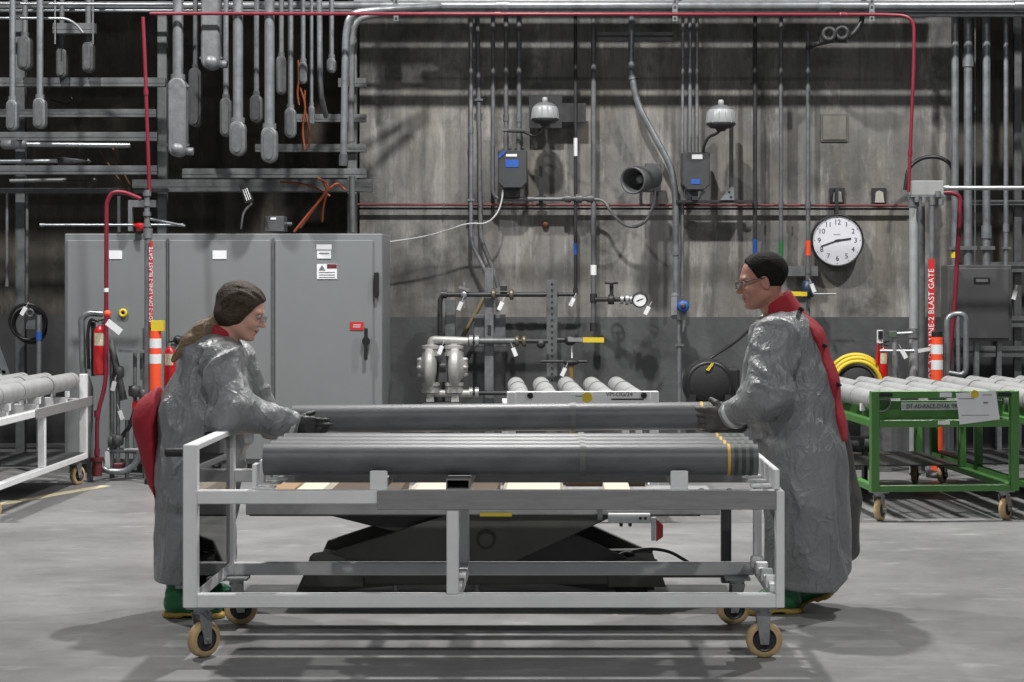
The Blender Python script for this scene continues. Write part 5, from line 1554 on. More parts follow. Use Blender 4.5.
# gauge
GA = pthing('pressure_gauge', 'round pressure gauge on a short valve branch', 'gauge', 640, 307, 16.5)
gy = 16.5
MB().cyl(P(596, 299.5, gy + 0.15), P(632, 299.5, gy), 0.02, n=12).build('branch_pipe', M['iron'], GA)
MB().lathe([(0.02, -0.03), (0.045, -0.026), (0.045, 0.026), (0.02, 0.03)], P(611, 299.5, gy + 0.08), (1, 0, 0), 14).build('valve_body', M['iron'], GA)
MB().cyl(P(611.5, 299, gy + 0.08), P(611.5, 284, gy + 0.08), 0.018, n=10).build('bonnet', M['iron'], GA)
MB().torus(P(611.5, 283, gy + 0.08), 0.05, 0.01, n=20).build('handwheel', M['iron'], GA)
MB().cyl(P(611.5 - 5, 283, gy + 0.08), P(611.5 + 5, 283, gy + 0.08), 0.008, n=8).build('wheel_spoke', M['iron'], GA)
for x in (622, 627, 631):
    MB().cyl(P(x - 1.5, 299.5, gy + 0.02), P(x + 1.5, 299.5, gy + 0.02), 0.04 if x != 627 else 0.05, n=8).build('union_nut', M['zinc'], GA)
gc = P(639.7, 299.7, gy - 0.02)
MB().lathe([(0.058, -0.02), (0.06, -0.03), (0.068, -0.03), (0.071, -0.015), (0.068, 0.03), (0.0001, 0.035)], gc, (0, 1, 0), 32).build('case', M['black'], GA)
MB().lathe([(0.0001, -0.02), (0.06, -0.02)], gc, (0, 1, 0), 32).build('dial', M['white'], GA)
MB().bar(gc + Vector((-0.03, -0.024, -0.012)), gc + Vector((0.03, -0.024, 0.012)), 0.002, 0.007).build('needle', M['ink'], GA)
tag_on(GA, 647, 310.5, gy - 0.06, 28)
# blue light switch
t = pthing('lamp_switch', 'grey switch body with a blue cap on the conduit', 'switch', 680, 330, 16.6)
q = P(675, 306, 16.6)
MB().cbox(q, (0.08, 0.09, 0.24)).build('body', M['galv'], t, bevel=0.025)
pbox(671, 297, 677, 315, 16.545, 0.01, 'cover_plate', M['zinc'], t)
MB().lathe([(0.0001, -0.10), (0.038, -0.10), (0.052, -0.085), (0.052, -0.03), (0.04, 0.03)], P(683, 306, 16.58), (0, 1, 0), 20).build('blue_cap', M['blue'], t)
MB().lathe([(0.0001, -0.004), (0.026, -0.004), (0.028, 0.004)], P(683, 306, 16.476), (0, 1, 0), 16).build('cap_center', M['box_dark'], t)
pbox(677, 310, 687, 320, 16.55, 0.08, 'lever_block', M['galv_dark'], t)
q1, q2 = P(685, 320, 16.55), P(683, 332, 16.55)
MB().cyl(q1, q2, 0.018, 0.008, n=8).build('lever', M['cast'], t)
run('wall_conduit', 'grey conduit running from the blue-capped switch down to the floor', 'conduit', [(679, 316), (679.5, 458)], 16.6, 4.8, M['galv'], CG, straps=[(679, 345)])
# yellow lever valve right of the man's head, with shelf pipe
t = pthing('ball_valve', 'blue-black valve with yellow lever behind the man', 'valve', 808, 300, 16.6)
MB().cyl(P(808, 275, 16.65), P(808, 300, 16.65), 0.022, n=12).build('pipe', M['galv_dark'], t)
MB().lathe([(0.02, -0.08), (0.05, -0.07), (0.05, 0.07), (0.02, 0.08)], P(808, 289, 16.62), (0, 0, 1), 14).build('valve_body', mat('navy_body', (0.02, 0.035, 0.07), 0.4), t)
MB().bar(P(786, 293.5, 16.54), P(807, 294, 16.54), 0.016, 0.04).build('lever_grip', M['yellow'], t)
MB().cyl(P(808, 294, 16.6), P(836, 294, 16.6), 0.008, n=8).build('rod', M['zinc'], t)
tag_on(t, 813, 288, 16.52, -20)
pbox(788, 266, 818, 276, 16.72, 0.12, 'steel_bracket', M['galv_dark'], t)

# diaphragm pump
PU = pthing('diaphragm_pump', 'pale grey twin-chamber diaphragm pump against the wall', 'pump', 443, 402, 16.2)
py_ = 16.2
pm = M['pump']
for sx, x in ((-1, 430), (1, 455)):
    c = P(x, 367, py_)
    MB().lathe([(0.0001, -0.11), (0.05, -0.11), (0.075, -0.09), (0.12, -0.05), (0.175, -0.035), (0.185, -0.02), (0.185, 0.02), (0.17, 0.035), (0.06, 0.06), (0.0001, 0.06)], c, (-sx, 0, 0) if False else (sx * -1, 0, 0), 32).build('chamber', pm, PU)
    for i in range(10):
        a_ = 2 * PI * i / 10
        p = c + Vector((0, math.cos(a_) * 0.165, math.sin(a_) * 0.165))
        MB().cyl(p + Vector((-0.03, 0, 0)), p + Vector((0.03, 0, 0)), 0.012, n=6).build('bolt', M['zinc'], PU)
    for i in range(6):
        a_ = 2 * PI * i / 6
        p = c + Vector((sx * 0.085, math.cos(a_) * 0.075, math.sin(a_) * 0.075))
        MB().ell(p, (0.03, 0.02, 0.02), 8).build('rib', pm, PU)
    for yy in (350, 388):
        MB().lathe([(0.05, -0.045), (0.075, -0.04), (0.075, 0.0), (0.072, 0.035), (0.055, 0.045), (0.03, 0.05)], P(x - sx * 1, yy, py_), (0, 0, 1 if yy < 360 else -1), 20).build('ball_cage', pm, PU)
    MB().cyl(P(x - sx, 343, py_), P(x - sx, 395, py_), 0.035, n=12).build('column', pm, PU)
    for yy in (347, 354, 384, 391):
        MB().cyl(P(x - sx, yy - 1.6, py_), P(x - sx, yy + 1.6, py_), 0.084, n=20).build('cage_flange', pm, PU)
    MB().prism([P(x - 4, 402, py_ - 0.06), P(x + 4, 402, py_ - 0.06), P(x + 3, 394, py_ - 0.06), P(x - 3, 394, py_ - 0.06)], (0, 0.12, 0)).build('foot', pm, PU)
MB().tube([P(431, 348, py_), P(431, 339.5, py_), P(468, 341, py_)], 0.034, 14, bend=0.08).build('manifold', pm, PU)
MB().cyl(P(428, 393.5, py_), P(470, 393.5, py_), 0.034, n=14).build('manifold', pm, PU)
MB().cyl(P(440, 367, py_), P(446, 367, py_), 0.05, n=14).build('air_valve', M['iron'], PU)
pbox(439, 352, 447, 382, py_ - 0.03, 0.10, 'center_block', M['cast_dark'], PU)
tag_on(PU, 440.5, 350, py_ - 0.09, 22)
# stand under the pump reaching the floor
t = pthing('pump_stand', 'dark steel stand carrying the diaphragm pump', 'stand', 443, 460, 16.2)
a = P(424, 402.3, py_); b = P(462, 402.3, py_)
MB().box((a.x, py_ - 0.15, a.z - 0.03), (b.x, py_ + 0.15, a.z - 0.001)).build('top_plate', M['galv_dark'], t)
for xx in (a.x + 0.02, b.x - 0.05):
    for yy in (py_ - 0.14, py_ + 0.10):
        MB().box((xx, yy, 0.0), (xx + 0.03, yy + 0.03, a.z - 0.03)).build('leg', M['galv_dark'], t)

# black portable fan (air mover) and its hose behind the carried tube
FN = pthing('hose_drum', 'black drum with yellow mark behind the man\'s hand', 'drum', 709, 420, 15.2)
fy = 15.2
c = P(708, 384, fy)
MB().lathe([(0.0001, -0.16), (0.15, -0.16), (0.185, -0.13), (0.20, -0.06), (0.21, 0.06), (0.19, 0.14), (0.0001, 0.16)], c, (0, 1, 0), 36).build('drum', M['foam_black'], FN)
MB().torus(c + Vector((0, -0.13, 0)), 0.175, 0.022, axis=(0, 1, 0), n=36).build('rim', M['black'], FN)
q = [P(706, 370, fy - 0.17), P(709, 371, fy - 0.17), P(714, 363.5, fy - 0.17), P(711.5, 363, fy - 0.17)]
MB().prism(q, (0, 0.01, 0)).build('yellow_mark', M['yellow'], FN)
a, b = P(688, 404, fy), P(729, 404, fy)
MB().box((a.x, fy - 0.2, 0), (a.x + 0.05, fy + 0.2, c.z - 0.08)).build('leg', M['iron'], FN)
MB().box((b.x - 0.05, fy - 0.2, 0), (b.x, fy + 0.2, c.z - 0.08)).build('leg', M['iron'], FN)
MB().tube([P(692, 372, fy), P(712, 357, fy + 0.1), P(735, 343, fy + 0.3), P(762, 318, fy + 0.9)], 0.012, 8, bend=0.2).build('hose', M['black'], FN)
pbox(727, 368, 740, 400, fy + 0.05, 0.25, 'side_bag', M['foam_black'], FN, 0.02)

# yellow hose coil on a hook and black reel, right
HO = pthing('hose_coil', 'coil of yellow hose hung behind the green cart', 'hose', 857, 400, 15.9)
hy = 15.9
c = P(856.5, 384, hy)
for i, (r, dy_, dz) in enumerate(((0.225, 0.0, 0.0), (0.205, -0.04, -0.01), (0.24, 0.045, 0.01), (0.215, 0.08, -0.02))):
    MB().torus(c + Vector((0, dy_, dz)), r, 0.019, axis=(0.06 * (i - 1), 1, 0.05), n=44).build('hose_loop', M['yellow'], HO)
MB().lathe([(0.0001, -0.05), (0.14, -0.05), (0.165, 0.0), (0.165, 0.12), (0.0001, 0.13)], c, (0, 1, 0), 32).build('reel_hub', M['foam_black'], HO)
MB().box((c.x - 0.05, hy + 0.10, 0), (c.x + 0.05, hy + 0.16, c.z)).build('stand', M['iron'], HO)

# grey barrel lying low behind the man
t = pthing('grey_barrel', 'dark grey cylinder lying low left of the green cart', 'cylinder', 855, 455, 14.6)
q = P(852, 444, 14.6)
MB().lathe([(0.0001, -0.16), (0.055, -0.16), (0.064, -0.15), (0.064, 0.15), (0.055, 0.16), (0.0001, 0.16)], q, (1, 0.1, 0), 24).build('shell', M['galv_dark'], t)
for s in (-0.1, 0.1):
    MB().box((q.x + s - 0.015, 14.54, 0), (q.x + s + 0.015, 14.66, q.z - 0.05)).build('foot', M['iron'], t)

# fire extinguishers
def extinguisher(label, x, y0, y1, wpx, Y, floor=False):
    t = pthing('fire_extinguisher', label, 'fire extinguisher', x, y1, Y, 'fire extinguishers')
    r = px(wpx, Y) / 2
    top, bot = P(x, y0, Y), P(x, y1, Y)
    H = top.z - bot.z
    b = bot
    MB().lathe([(0.0001, 0), (r * 0.92, 0.0), (r, 0.015), (r, H * 0.72), (r * 0.85, H * 0.80), (r * 0.45, H * 0.86), (r * 0.3, H * 0.88)], b, (0, 0, 1), 28).build('cylinder', M['red'], t)
    MB().cyl(b + Vector((0, 0, H * 0.87)), b + Vector((0, 0, H * 0.95)), r * 0.34, n=14).build('valve', M['zinc'], t)
    MB().bar(b + Vector((-r * 0.3, 0, H * 0.95)), b + Vector((r * 1.3, -0.01, H * 1.0)), 0.02, 0.012).build('lever', M['black'], t)
    MB().bar(b + Vector((-r * 0.3, 0, H * 0.92)), b + Vector((r * 1.2, -0.01, H * 0.90)), 0.02, 0.010).build('carry_handle', M['black'], t)
    # label wrapped on the front
    n = 8; vs_ = []
    for i in range(n + 1):
        a_ = PI * 1.5 + (i / n - 0.5) * 1.5
        for zf in (0.52, 0.74):
            vs_.append(b + Vector((math.cos(a_) * r * 1.012, math.sin(a_) * r * 1.012, H * zf)))
    MB().add(vs_, [(2 * i, 2 * i + 2, 2 * i + 3, 2 * i + 1) for i in range(n)], True).build('instruction_label', mat('cream_label', (0.5, 0.46, 0.33), 0.6, var=0.3, scale=60), t)
    return t, b, r, H
t, b, r, H = extinguisher('red fire extinguisher on the left stand with a black hose', 101, 318, 375, 15, 15.05)
MB().tube([b + Vector((0, 0, H * 0.93)), b + Vector((-r * 1.5, 0.02, H * 1.0)), b + Vector((-r * 1.9, 0.02, H * 0.7)), b + Vector((-r * 1.7, 0.02, H * 0.1))], 0.014, 10, bend=0.1).build('hose', M['black'], t)
t2, b2, r2, H2 = extinguisher('small red fire extinguisher hidden behind the orange post', 170, 340, 392, 12, 15.2)
ts = pthing('extinguisher_stand', 'dark steel stand under the small extinguisher near the cabinet', 'stand', 170, 470, 15.2)
MB().box((b2.x - 0.05, 15.14, 0), (b2.x + 0.05, 15.26, b2.z - 0.001)).build('pedestal', M['galv_dark'], ts)
t, b, r, H = extinguisher('red fire extinguisher standing behind the green cart', 883, 341, 388, 9.5, 15.9)
MB().tube([b + Vector((0, 0, H * 0.95)), b + Vector((-r * 1.1, -0.02, H * 0.95)), b + Vector((-r * 1.4, -0.02, H * 0.5))], 0.012, 10, bend=0.06).build('hose', M['red'], t)
t = pthing('extinguisher_stand', 'grey steel stand under the extinguisher behind the green cart', 'stand', 883, 460, 15.9)
MB().box((b.x - 0.06, 15.82, 0), (b.x + 0.06, 15.98, b.z - 0.001)).build('pedestal', M['galv_dark'], t)

# orange delineator posts
def delineator(label, x, y0, y1, w, Y, cap_m, cap_h):
    t = pthing('delineator_post', label, 'marker post', x, y1, Y, 'orange delineator posts')
    a = P(x, y0, Y)
    r = px(w, Y) / 2
    MB().cyl((a.x, Y, 0.03), (a.x, Y, a.z), r, n=20).build('post', M['orange'], t)
    H = px(1, Y)
    for k in (0, 1):
        z1 = a.z - (7.5 + k * 15.5) * H
        MB().cyl((a.x, Y, z1 - 9.5 * H), (a.x, Y, z1), r * 1.02, n=20).build('reflective_band', M['white'], t)
    MB().lathe([(r * 1.9, 0), (r * 1.9, 0.03), (r * 1.1, 0.06), (r, 0.06)], (a.x, Y, 0), (0, 0, 1), 20).build('base', M['black'], t)
    return t, a, r
t, a, r = delineator('orange striped marker post with yellow top by the cabinet', 155.5, 331, 400, 11.5, 14.9, None, 0)
pbox(151, 320.5, 163, 331, 14.86, 0.08, 'yellow_top', M['yellow'], t)
t, a, r = delineator('orange striped marker post with black top behind the green cart', 937, 337, 382, 11.5, 15.4, None, 0)
MB().cyl(a, a + Vector((0, 0, px(5.5, 15.4))), r * 0.95, n=20).build('black_top', M['black'], t)

# ------------------------------------------------------------------ posts with vertical red signs
def sign_post(label, x, y_top, w, Y, sx0, sx1, sy0, sy1, txt, size):
    t = pthing('sign_post', label, 'post', x, 460, Y, 'posts with vertical red signs')
    a = P(x, y_top, Y)
    MB().cyl((a.x, Y, 0), (a.x, Y, a.z), px(w, Y) / 2, n=14).build('pole', M['galv'], t)
    MB().cyl((a.x, Y, a.z - 0.05), (a.x, Y, a.z + 0.03), px(w, Y) / 2 * 1.3, n=14).build('pole_cap', M['cast'], t)
    s = pbox(sx0, sy0, sx1, sy1, Y - px(w, Y) / 2 - 0.012, 0.008, 'sign_board', M['label_red'], t)
    c = P((sx0 + sx1) / 2, (sy0 + sy1) / 2, Y - px(w, Y) / 2 - 0.0125)
    R_ = UPRIGHT @ Matrix.Rotation(PI / 2, 3, 'Z')
    text_mesh(txt, size, M['white'], 'sign_lettering', s, c, R=R_, space=1.05)
    return t
sign_post('grey pole with red sign lettered blast gate behind the green cart', 932, 199, 5, 15.6, 928.2, 934.8, 259, 392, 'EDT-2 DPA LINE-2 BLAST GATE', 0.066)
t = sign_post('grey pole with narrow red lettered sign before the cabinet', 148, 232, 7, 14.95, 149.5, 152.6, 241, 328, 'EDT-2 DPA LINE-2 BLAST GATE', 0.042)

# left manifold post with couplings on top
t = pthing('manifold_riser', 'grey stacked coupling riser above the left sign pole', 'pipe', 147, 240, 15.0)
MB().cyl(P(147, 240, 15.0), P(147, 190, 15.0), px(5.5, 15) / 2, n=14).build('pipe', M['cast'], t)
for yy in (194, 204, 214, 225, 236):
    MB().cyl(P(147, yy - 2, 15.0), P(147, yy + 2, 15.0), px(8, 15) / 2, n=14).build('coupling', M['cast'], t)
run('support_rod', 'thin horizontal rod left of the coupling riser', 'rod', [(40, 225), (183, 225)], 15.2, 2.6, M['galv'], couplings=[(42, 225), (181, 225)])
run('support_rod', 'second thin rod slanting behind the coupling riser', 'rod', [(150, 219), (185, 226)], 15.1, 2.6, M['galv'])
t = pthing('red_valve', 'small red valve on the thin rod by the riser', 'valve', 140, 230, 15.0)
MB().lathe([(0.0001, -0.03), (0.03, -0.028), (0.035, 0), (0.03, 0.028), (0.0001, 0.03)], P(140, 227, 15.0), (1, 0, 0), 14).build('body', M['red'], t)
MB().bar(P(133, 224, 14.95), P(142, 226, 14.95), 0.012, 0.016).build('lever', M['red'], t)

# right: white junction box on pole, horizontal pipe, panel box, pipe loop guard
t = pthing('junction_box', 'pale grey junction box on top of the thick right post', 'electrical box', 928, 196, 15.7)
pbox(912, 180.5, 944, 195.5, 15.6, 0.14, 'body', mat('pale_box', (0.27, 0.275, 0.275), 0.5), t, 0.006)
pbox(911, 194.5, 945, 197, 15.59, 0.16, 'lower_lip', M['cast'], t)
for (x, y) in ((917, 197), (924, 198), (938, 192), (941, 200)):
    MB().cyl(P(x, y - 1, 15.58), P(x, y + 5, 15.58), 0.022, n=10).build('gland', M['cast'], t)
t = pthing('support_post', 'thick pale grey pole under the junction box', 'post', 913.5, 460, 15.68)
a = P(913.5, 197, 15.68)
MB().cyl((a.x, 15.68, 0), (a.x, 15.68, a.z), px(8.5, 15.68) / 2, n=18).build('pole', mat('pale_pole', (0.29, 0.30, 0.31), 0.45), t)
for yy in (202, 333):
    b = P(913.5, yy, 15.68)
    MB().cyl((a.x, 15.68, b.z - 0.04), (a.x, 15.68, b.z + 0.04), px(11, 15.68) / 2, n=18).build('collar', M['cast'], t)
run('support_post', 'dark grey thin pole just right of the thick pale pole', 'post', [(921.5, 205), (921.5, 471)], 15.9, 7, M['galv_dark'])
run('horizontal_pipe', 'pale horizontal pipe running right from the junction box', 'pipe', [(940, 188), (1400, 188)], 15.65, 4.6, M['zinc'], couplings=[(945, 188)])
t = pthing('air_fitting', 'green and chrome air fitting on the thick pale pole', 'pipe fitting', 905, 340, 15.6)
MB().cyl(P(892, 334, 15.6), P(912, 333, 15.6), 0.016, n=10).build('nipple', M['zinc'], t)
pbox(889, 331, 897, 337.5, 15.56, 0.08, 'regulator', mat('green_brass', (0.10, 0.14, 0.10), 0.5, 0.3), t, 0.004)
MB().cyl(P(894.5, 337, 15.6), P(894.5, 356, 15.6), 0.02, n=10).build('drop_pipe', M['zinc'], t)
MB().cyl(P(895, 355, 15.6), P(896.5, 400, 15.6), 0.026, n=10).build('hose', M['galv'], t)
MB().cyl(P(880, 351, 15.6), P(914, 351, 15.6), 0.015, n=10).build('branch', M['zinc'], t)
MB().bar(P(918, 351, 15.55), P(930, 349, 15.55), 0.02, 0.03).build('lever', M['tape'], t)
tag_on(t, 904, 354, 15.5, -28)
t = pthing('air_gauge', 'small black and white gauge above the right extinguisher', 'gauge', 880, 342, 15.88)
MB().cyl(P(880, 343, 15.88), P(880, 330, 15.88), 0.028, n=14).build('body', M['white'], t)
pbox(878.5, 331, 883, 339, 15.84, 0.02, 'face', M['black'], t)
t = pthing('panel_box', 'dark grey steel panel box below the right risers', 'electrical box', 980, 341, 16.3)
pbox(948, 265, 1012, 341, 16.3, 0.3, 'enclosure', M['panel_steel'], t, 0.008)
pbox(950.5, 268, 1009.5, 338.5, 16.285, 0.02, 'door', M['panel_steel'], t, 0.006)
pbox(974, 277.5, 990, 283.5, 16.278, 0.01, 'name_plate', M['black'], t)
pbox(976, 279, 988, 282, 16.275, 0.01, 'name_strip', M['ink_grey'], t)
tag_on(t, 1014.5, 295, 16.2, 15)
for x in (977, 999.5):
    pbox(x - 2.2, 341, x + 2.2, 466, 16.36, 0.06, 'leg', M['galv'], t)
t = pthing('pipe_guard', 'bent grey pipe loop guard before the panel box', 'guard', 957, 460, 15.5)
MB().tube([P(947, 458, 15.5), P(947, 315, 15.5), P(966, 313, 15.5), P(966, 376, 15.5), P(948, 373, 15.5)], px(6, 15.5) / 2, 14, bend=0.09).build('loop', M['galv'], t)
MB().cyl(P(958, 458, 15.5), P(958, 314, 15.5), px(4.5, 15.5) / 2, n=12).build('upright', M['galv'], t)
for k, (y0, y1, lab) in enumerate(((262, 272, 'upper grey strut crossing behind the panel box'), (316, 327, 'middle grey strut crossing behind the panel box'), (346, 357, 'lower grey strut crossing behind the panel box'), (200, 205, 'thin grey strut across the right risers'))):
    t = pthing('wall_strut', lab, 'strut', 990, y1, 17.2, 'struts of the right rack')
    pbox(938, y0, 1500, y1, 17.2, 0.06, 'channel', M['strut'], t)
    pbox(938, (y0 + y1) / 2 - 1, 1500, (y0 + y1) / 2 + 1, 17.195, 0.008, 'channel_slot', M['iron'], t)
for k, (x, lab) in enumerate(((944, 'left upright strut of the right rack'), (1018, 'right upright strut of the right rack'))):
    t = pthing('wall_strut', lab, 'strut', x, 458, 17.3, 'struts of the right rack')
    pbox(x - 3.5, -20, x + 3.5, 456, 17.3, 0.06, 'channel', M['galv_dark'], t)
run('loose_cable', 'bundle of black cable arching behind the junction box', 'cable', [(905, 190), (908, 168), (920, 158), (938, 156), (952, 164), (955, 185)], 16.6, 4, M['black'], bend=0.12, n=8)
# ------------------------------------------------------------------ electrical cabinet
CAB_Y = 15.7
CB = pthing('electrical_cabinet', 'wide grey three-door electrical cabinet behind the woman', 'cabinet', 223, 460, CAB_Y)
a, b = P(64, 233.5, CAB_Y), P(382, 233.5, CAB_Y)
MB().box((a.x, CAB_Y + 0.02, 0.08), (b.x, CAB_Y + 0.75, a.z)).build('body', M['cabinet'], CB, bevel=0.008)
MB().box((a.x + 0.03, CAB_Y + 0.06, 0.0), (b.x - 0.03, CAB_Y + 0.7, 0.08)).build('plinth', M['box_dark'], CB)
for (x0, x1) in ((67, 165.5), (169, 270.5), (275, 373)):
    p0, p1 = P(x0, 240, CAB_Y), P(x1, 240, CAB_Y)
    MB().box((p0.x, CAB_Y, 0.12), (p1.x, CAB_Y + 0.022, p0.z)).build('door', M['cabinet'], CB, bevel=0.006)
for x in (167.2, 272.8):
    p = P(x, 238, CAB_Y)
    MB().box((p.x - 0.008, CAB_Y + 0.012, 0.10), (p.x + 0.008, CAB_Y + 0.022, p.z)).build('seam', M['galv_dark'], CB)
def on_door(x0, y0, x1, y1, name, m, d=0.006):
    return pbox(x0, y0, x1, y1, CAB_Y - d, d, name, m, CB)
s = on_door(316.5, 244.5, 331.5, 249.5, 'white_label', M['paper'])
s = on_door(317, 250.5, 331, 258.5, 'white_label', M['paper'])
pbox(319, 253, 329, 254, CAB_Y - 0.0075, 0.001, 'print_line', M['ink_grey'], s)
s = on_door(316.8, 264, 337, 279, 'warning_label', M['paper'])
pbox(327, 264.2, 336.8, 268.5, CAB_Y - 0.0075, 0.001, 'red_heading', M['red_dark'], s)
MB().prism([P(318.5, 270.5, CAB_Y - 0.0075), P(325.5, 270.5, CAB_Y - 0.0075), P(322, 265, CAB_Y - 0.0075)], (0, 0.001, 0)).build('hazard_triangle', M['ink_grey'], s)
for y in (272, 274.5, 277):
    pbox(319, y, 335, y + 0.8, CAB_Y - 0.0075, 0.001, 'print_line', M['ink_grey'], s)
on_door(109, 250.5, 122, 259, 'white_label', M['paper'])
on_door(212.5, 250.5, 226.5, 259, 'white_label', M['paper'])
s = on_door(350, 322, 363.5, 330, 'red_label', M['label_red'])
for y in (324.5, 326.5):
    pbox(353, y, 360.5, y + 0.8, CAB_Y - 0.0075, 0.001, 'print_line', M['tape'], s)
h = MB().cyl(P(366, 341, CAB_Y - 0.05), P(366, 341, CAB_Y), 0.035, n=16)
h.build('handle_boss', M['black'], CB)
MB().bar(P(366, 328, CAB_Y - 0.05), P(365.8, 360, CAB_Y - 0.05), 0.02, 0.03, up=(1, 0, 0)).build('handle', M['black'], CB, bevel=0.005)
pbox(374, 272, 378.5, 297, CAB_Y - 0.035, 0.055, 'latch', M['black'], CB, 0.008)
MB().torus(P(123, 313, CAB_Y - 0.015), 0.026, 0.012, axis=(0, 1, 0), n=22).build('lamp_ring', M['yellow'], CB)
MB().cyl(P(123, 313, CAB_Y - 0.01), P(123, 313, CAB_Y), 0.022, n=14).build('lamp_lens', M['black'], CB)

# ------------------------------------------------------------------ left conduit rack
LR = 'struts of the left conduit rack'
def rack_strut(label, x0, x1, y0, y1, Y, m=M['strut']):
    t = pthing('rack_strut', label, 'strut', (x0 + x1) / 2, y1, Y, LR)
    pbox(x0, y0, x1, y1, Y, 0.06, 'channel', m, t, 0.003)
    pbox(x0, (y0 + y1) / 2 - 0.9, x1, (y0 + y1) / 2 + 0.9, Y - 0.004, 0.006, 'channel_slot', M['galv_dark'], t)
rack_strut('topmost long strut of the left conduit rack', -60, 165, 77.5, 86.5, 16.1)
rack_strut('second long strut from the top of the left rack', -60, 156, 109, 117, 16.1)
rack_strut('third long strut from the top of the left rack', -60, 157, 132, 141, 16.1)
rack_strut('lowest long strut of the left rack above the dark beam', -60, 157, 165.5, 174.5, 16.1)
rack_strut('long strut right of the big conduit bodies', 182, 366, 168.5, 178, 16.1)
rack_strut('short upper strut at the right end of the rack', 338, 366, 78, 87, 16.388)
rack_strut('short middle strut at the right end of the rack', 286, 366, 114, 122, 16.388)
rack_strut('short lower strut at the right end of the rack', 255, 366, 144, 152, 16.388)
rack_strut('hanging strut with two rods at the upper left', 52.5, 95, 23, 33.5, 15.9)
rack_strut('wide dark beam low across the left rack', 132, 372, 179.5, 192, 16.3, M['galv_dark'])
rack_strut('dull beam at the far left below the rack', -60, 145, 188, 193, 16.3, M['galv_dark'])
for (x, lab) in ((55, 'left'), (93, 'right')):
    run('hanger_rod', '%s thin rod holding the hanging strut' % lab, 'rod', [(x, -60), (x, 44)], 15.88, 1.8, M['galv'], 'hanger rods')
for k, (x, lab) in enumerate(((20, 'far left upright of the conduit rack'), (162, 'upright strut of the rack behind the hanging red pipe'), (352, 'right upright strut of the conduit rack'))):
    t = pthing('rack_upright', lab, 'strut', x, 458, 16.45, 'uprights of the left conduit rack')
    pbox(x - 4.5, -60, x + 4.5, 458, 16.45, 0.07, 'channel', M['galv_dark'], t)

def conduit_body(label, x, y0, y1, w, Y, pipe_w, m, pm_, top=-70, kind='oval', pipe_bot=None):
    """vertical conduit with an oval conduit fitting at its lower end"""
    t = pthing('rack_conduit', label, 'conduit', x, y1, Y, 'conduits of the left rack')
    r = px(pipe_w, Y) / 2
    MB().cyl(P(x, top, Y), P(x, y0 + 3, Y), r, n=14).build('pipe', pm_, t)
    W_ = px(w, Y); a_, b_ = P(x, y0, Y), P(x, y1, Y)
    H = a_.z - b_.z
    # stadium-shaped body with domed back
    n = 10; out = []
    for i in range(n + 1):
        an = PI * i / n
        out.append((math.cos(an) * W_ / 2, a_.z - W_ / 2 + math.sin(an) * W_ / 2))
    for i in range(n + 1):
        an = PI + PI * i / n
        out.append((math.cos(an) * W_ / 2, b_.z + W_ / 2 + math.sin(an) * W_ / 2))
    MB().prism([(a_.x + u, Y - W_ * 0.45, v) for (u, v) in out], (0, W_ * 0.95, 0)).build('body', m, t, bevel=W_ * 0.1)
    if kind == 'oval':
        zc = (a_.z + b_.z) / 2
        cov = [(a_.x + u * 0.62, Y - W_ * 0.45 - 0.012, zc + (v - zc) * (1 - 0.38 * W_ / H)) for (u, v) in out]
        MB().prism(cov, (0, 0.014, 0)).build('cover', M['galv_dark'] if m is M['cast'] else m, t, bevel=0.003)
    else:
        for yy in (y0 + 8, y1 - 12):
            for s in (-1, 1):
                c = P(x + s * w * 0.55, yy, Y)
                MB().cyl(c + Vector((0, -0.02, 0)), c + Vector((0, 0.02, 0)), 0.012, n=8).build('screw_lug', m, t)
        MB().ell(P(x, y1 - w * 0.42, Y - W_ * 0.2), (W_ * 0.46, W_ * 0.42, W_ * 0.42)).build('dome_cap', m, t)
        MB().cyl(P(x + w * 0.3, y1 - w * 0.35, Y), P(x + w * 0.85, y1 - w * 0.3, Y), W_ * 0.22, n=12).build('side_hub', m, t)
    MB().cyl(P(x, y0 - 3.5, Y), P(x, y0 + 2, Y), r * 1.35, n=14).build('hub', m, t)
    return t
cs, cd, ga, gd = M['cast'], M['cast_dark'], M['galv'], M['galv_dark']
conduit_body('leftmost bright conduit with oval fitting on the left rack', 12.5, 100, 131, 11, 15.4, 6, cs, ga)
conduit_body('second bright conduit with oval fitting from the left edge', 40, 98, 129, 12, 15.4, 6.5, cs, ga)
conduit_body('dim conduit between the two leftmost bright ones', 25, 36, 71, 13, 16.0, 6, cd, gd)
conduit_body('dim conduit under the left part of the hanging strut', 62, 48, 78, 10, 16.05, 5, cd, gd)
conduit_body('dim conduit under the right part of the hanging strut', 88.5, 42, 73, 11, 16.0, 6, cd, gd)
conduit_body('thick conduit with the largest long fitting on the rack', 178, 78, 157, 18, 15.35, 10.5, cs, ga, kind='big')
conduit_body('dim conduit close right of the largest long fitting', 195.5, 68, 127, 12.5, 15.8, 5, cd, gd)
conduit_body('long fitting reaching from the top edge, left of centre of the rack', 211.5, -12, 70, 18.5, 15.4, 8, cs, ga, kind='big')
conduit_body('dark conduit with fitting left of the two low bright ones', 226, 98, 137, 11, 15.7, 5.5, cd, ga)
conduit_body('left of the two thick conduits with low bright oval fittings', 238, 121, 156, 15.5, 15.3, 10, cs, ga)
conduit_body('dim conduit between the two low bright fittings', 256.5, 95, 123, 12, 15.6, 5, cd, ga)
conduit_body('right of the two thick conduits with low bright oval fittings', 269.5, 127, 163, 15.5, 15.3, 10, cs, ga)
conduit_body('dim conduit with small fitting behind the right thick conduit', 281.5, 56, 95, 10, 15.9, 5, cd, gd)
conduit_body('bright conduit with oval fitting right of the thick pair', 290.5, 108, 138, 11, 15.5, 5.5, cs, ga)
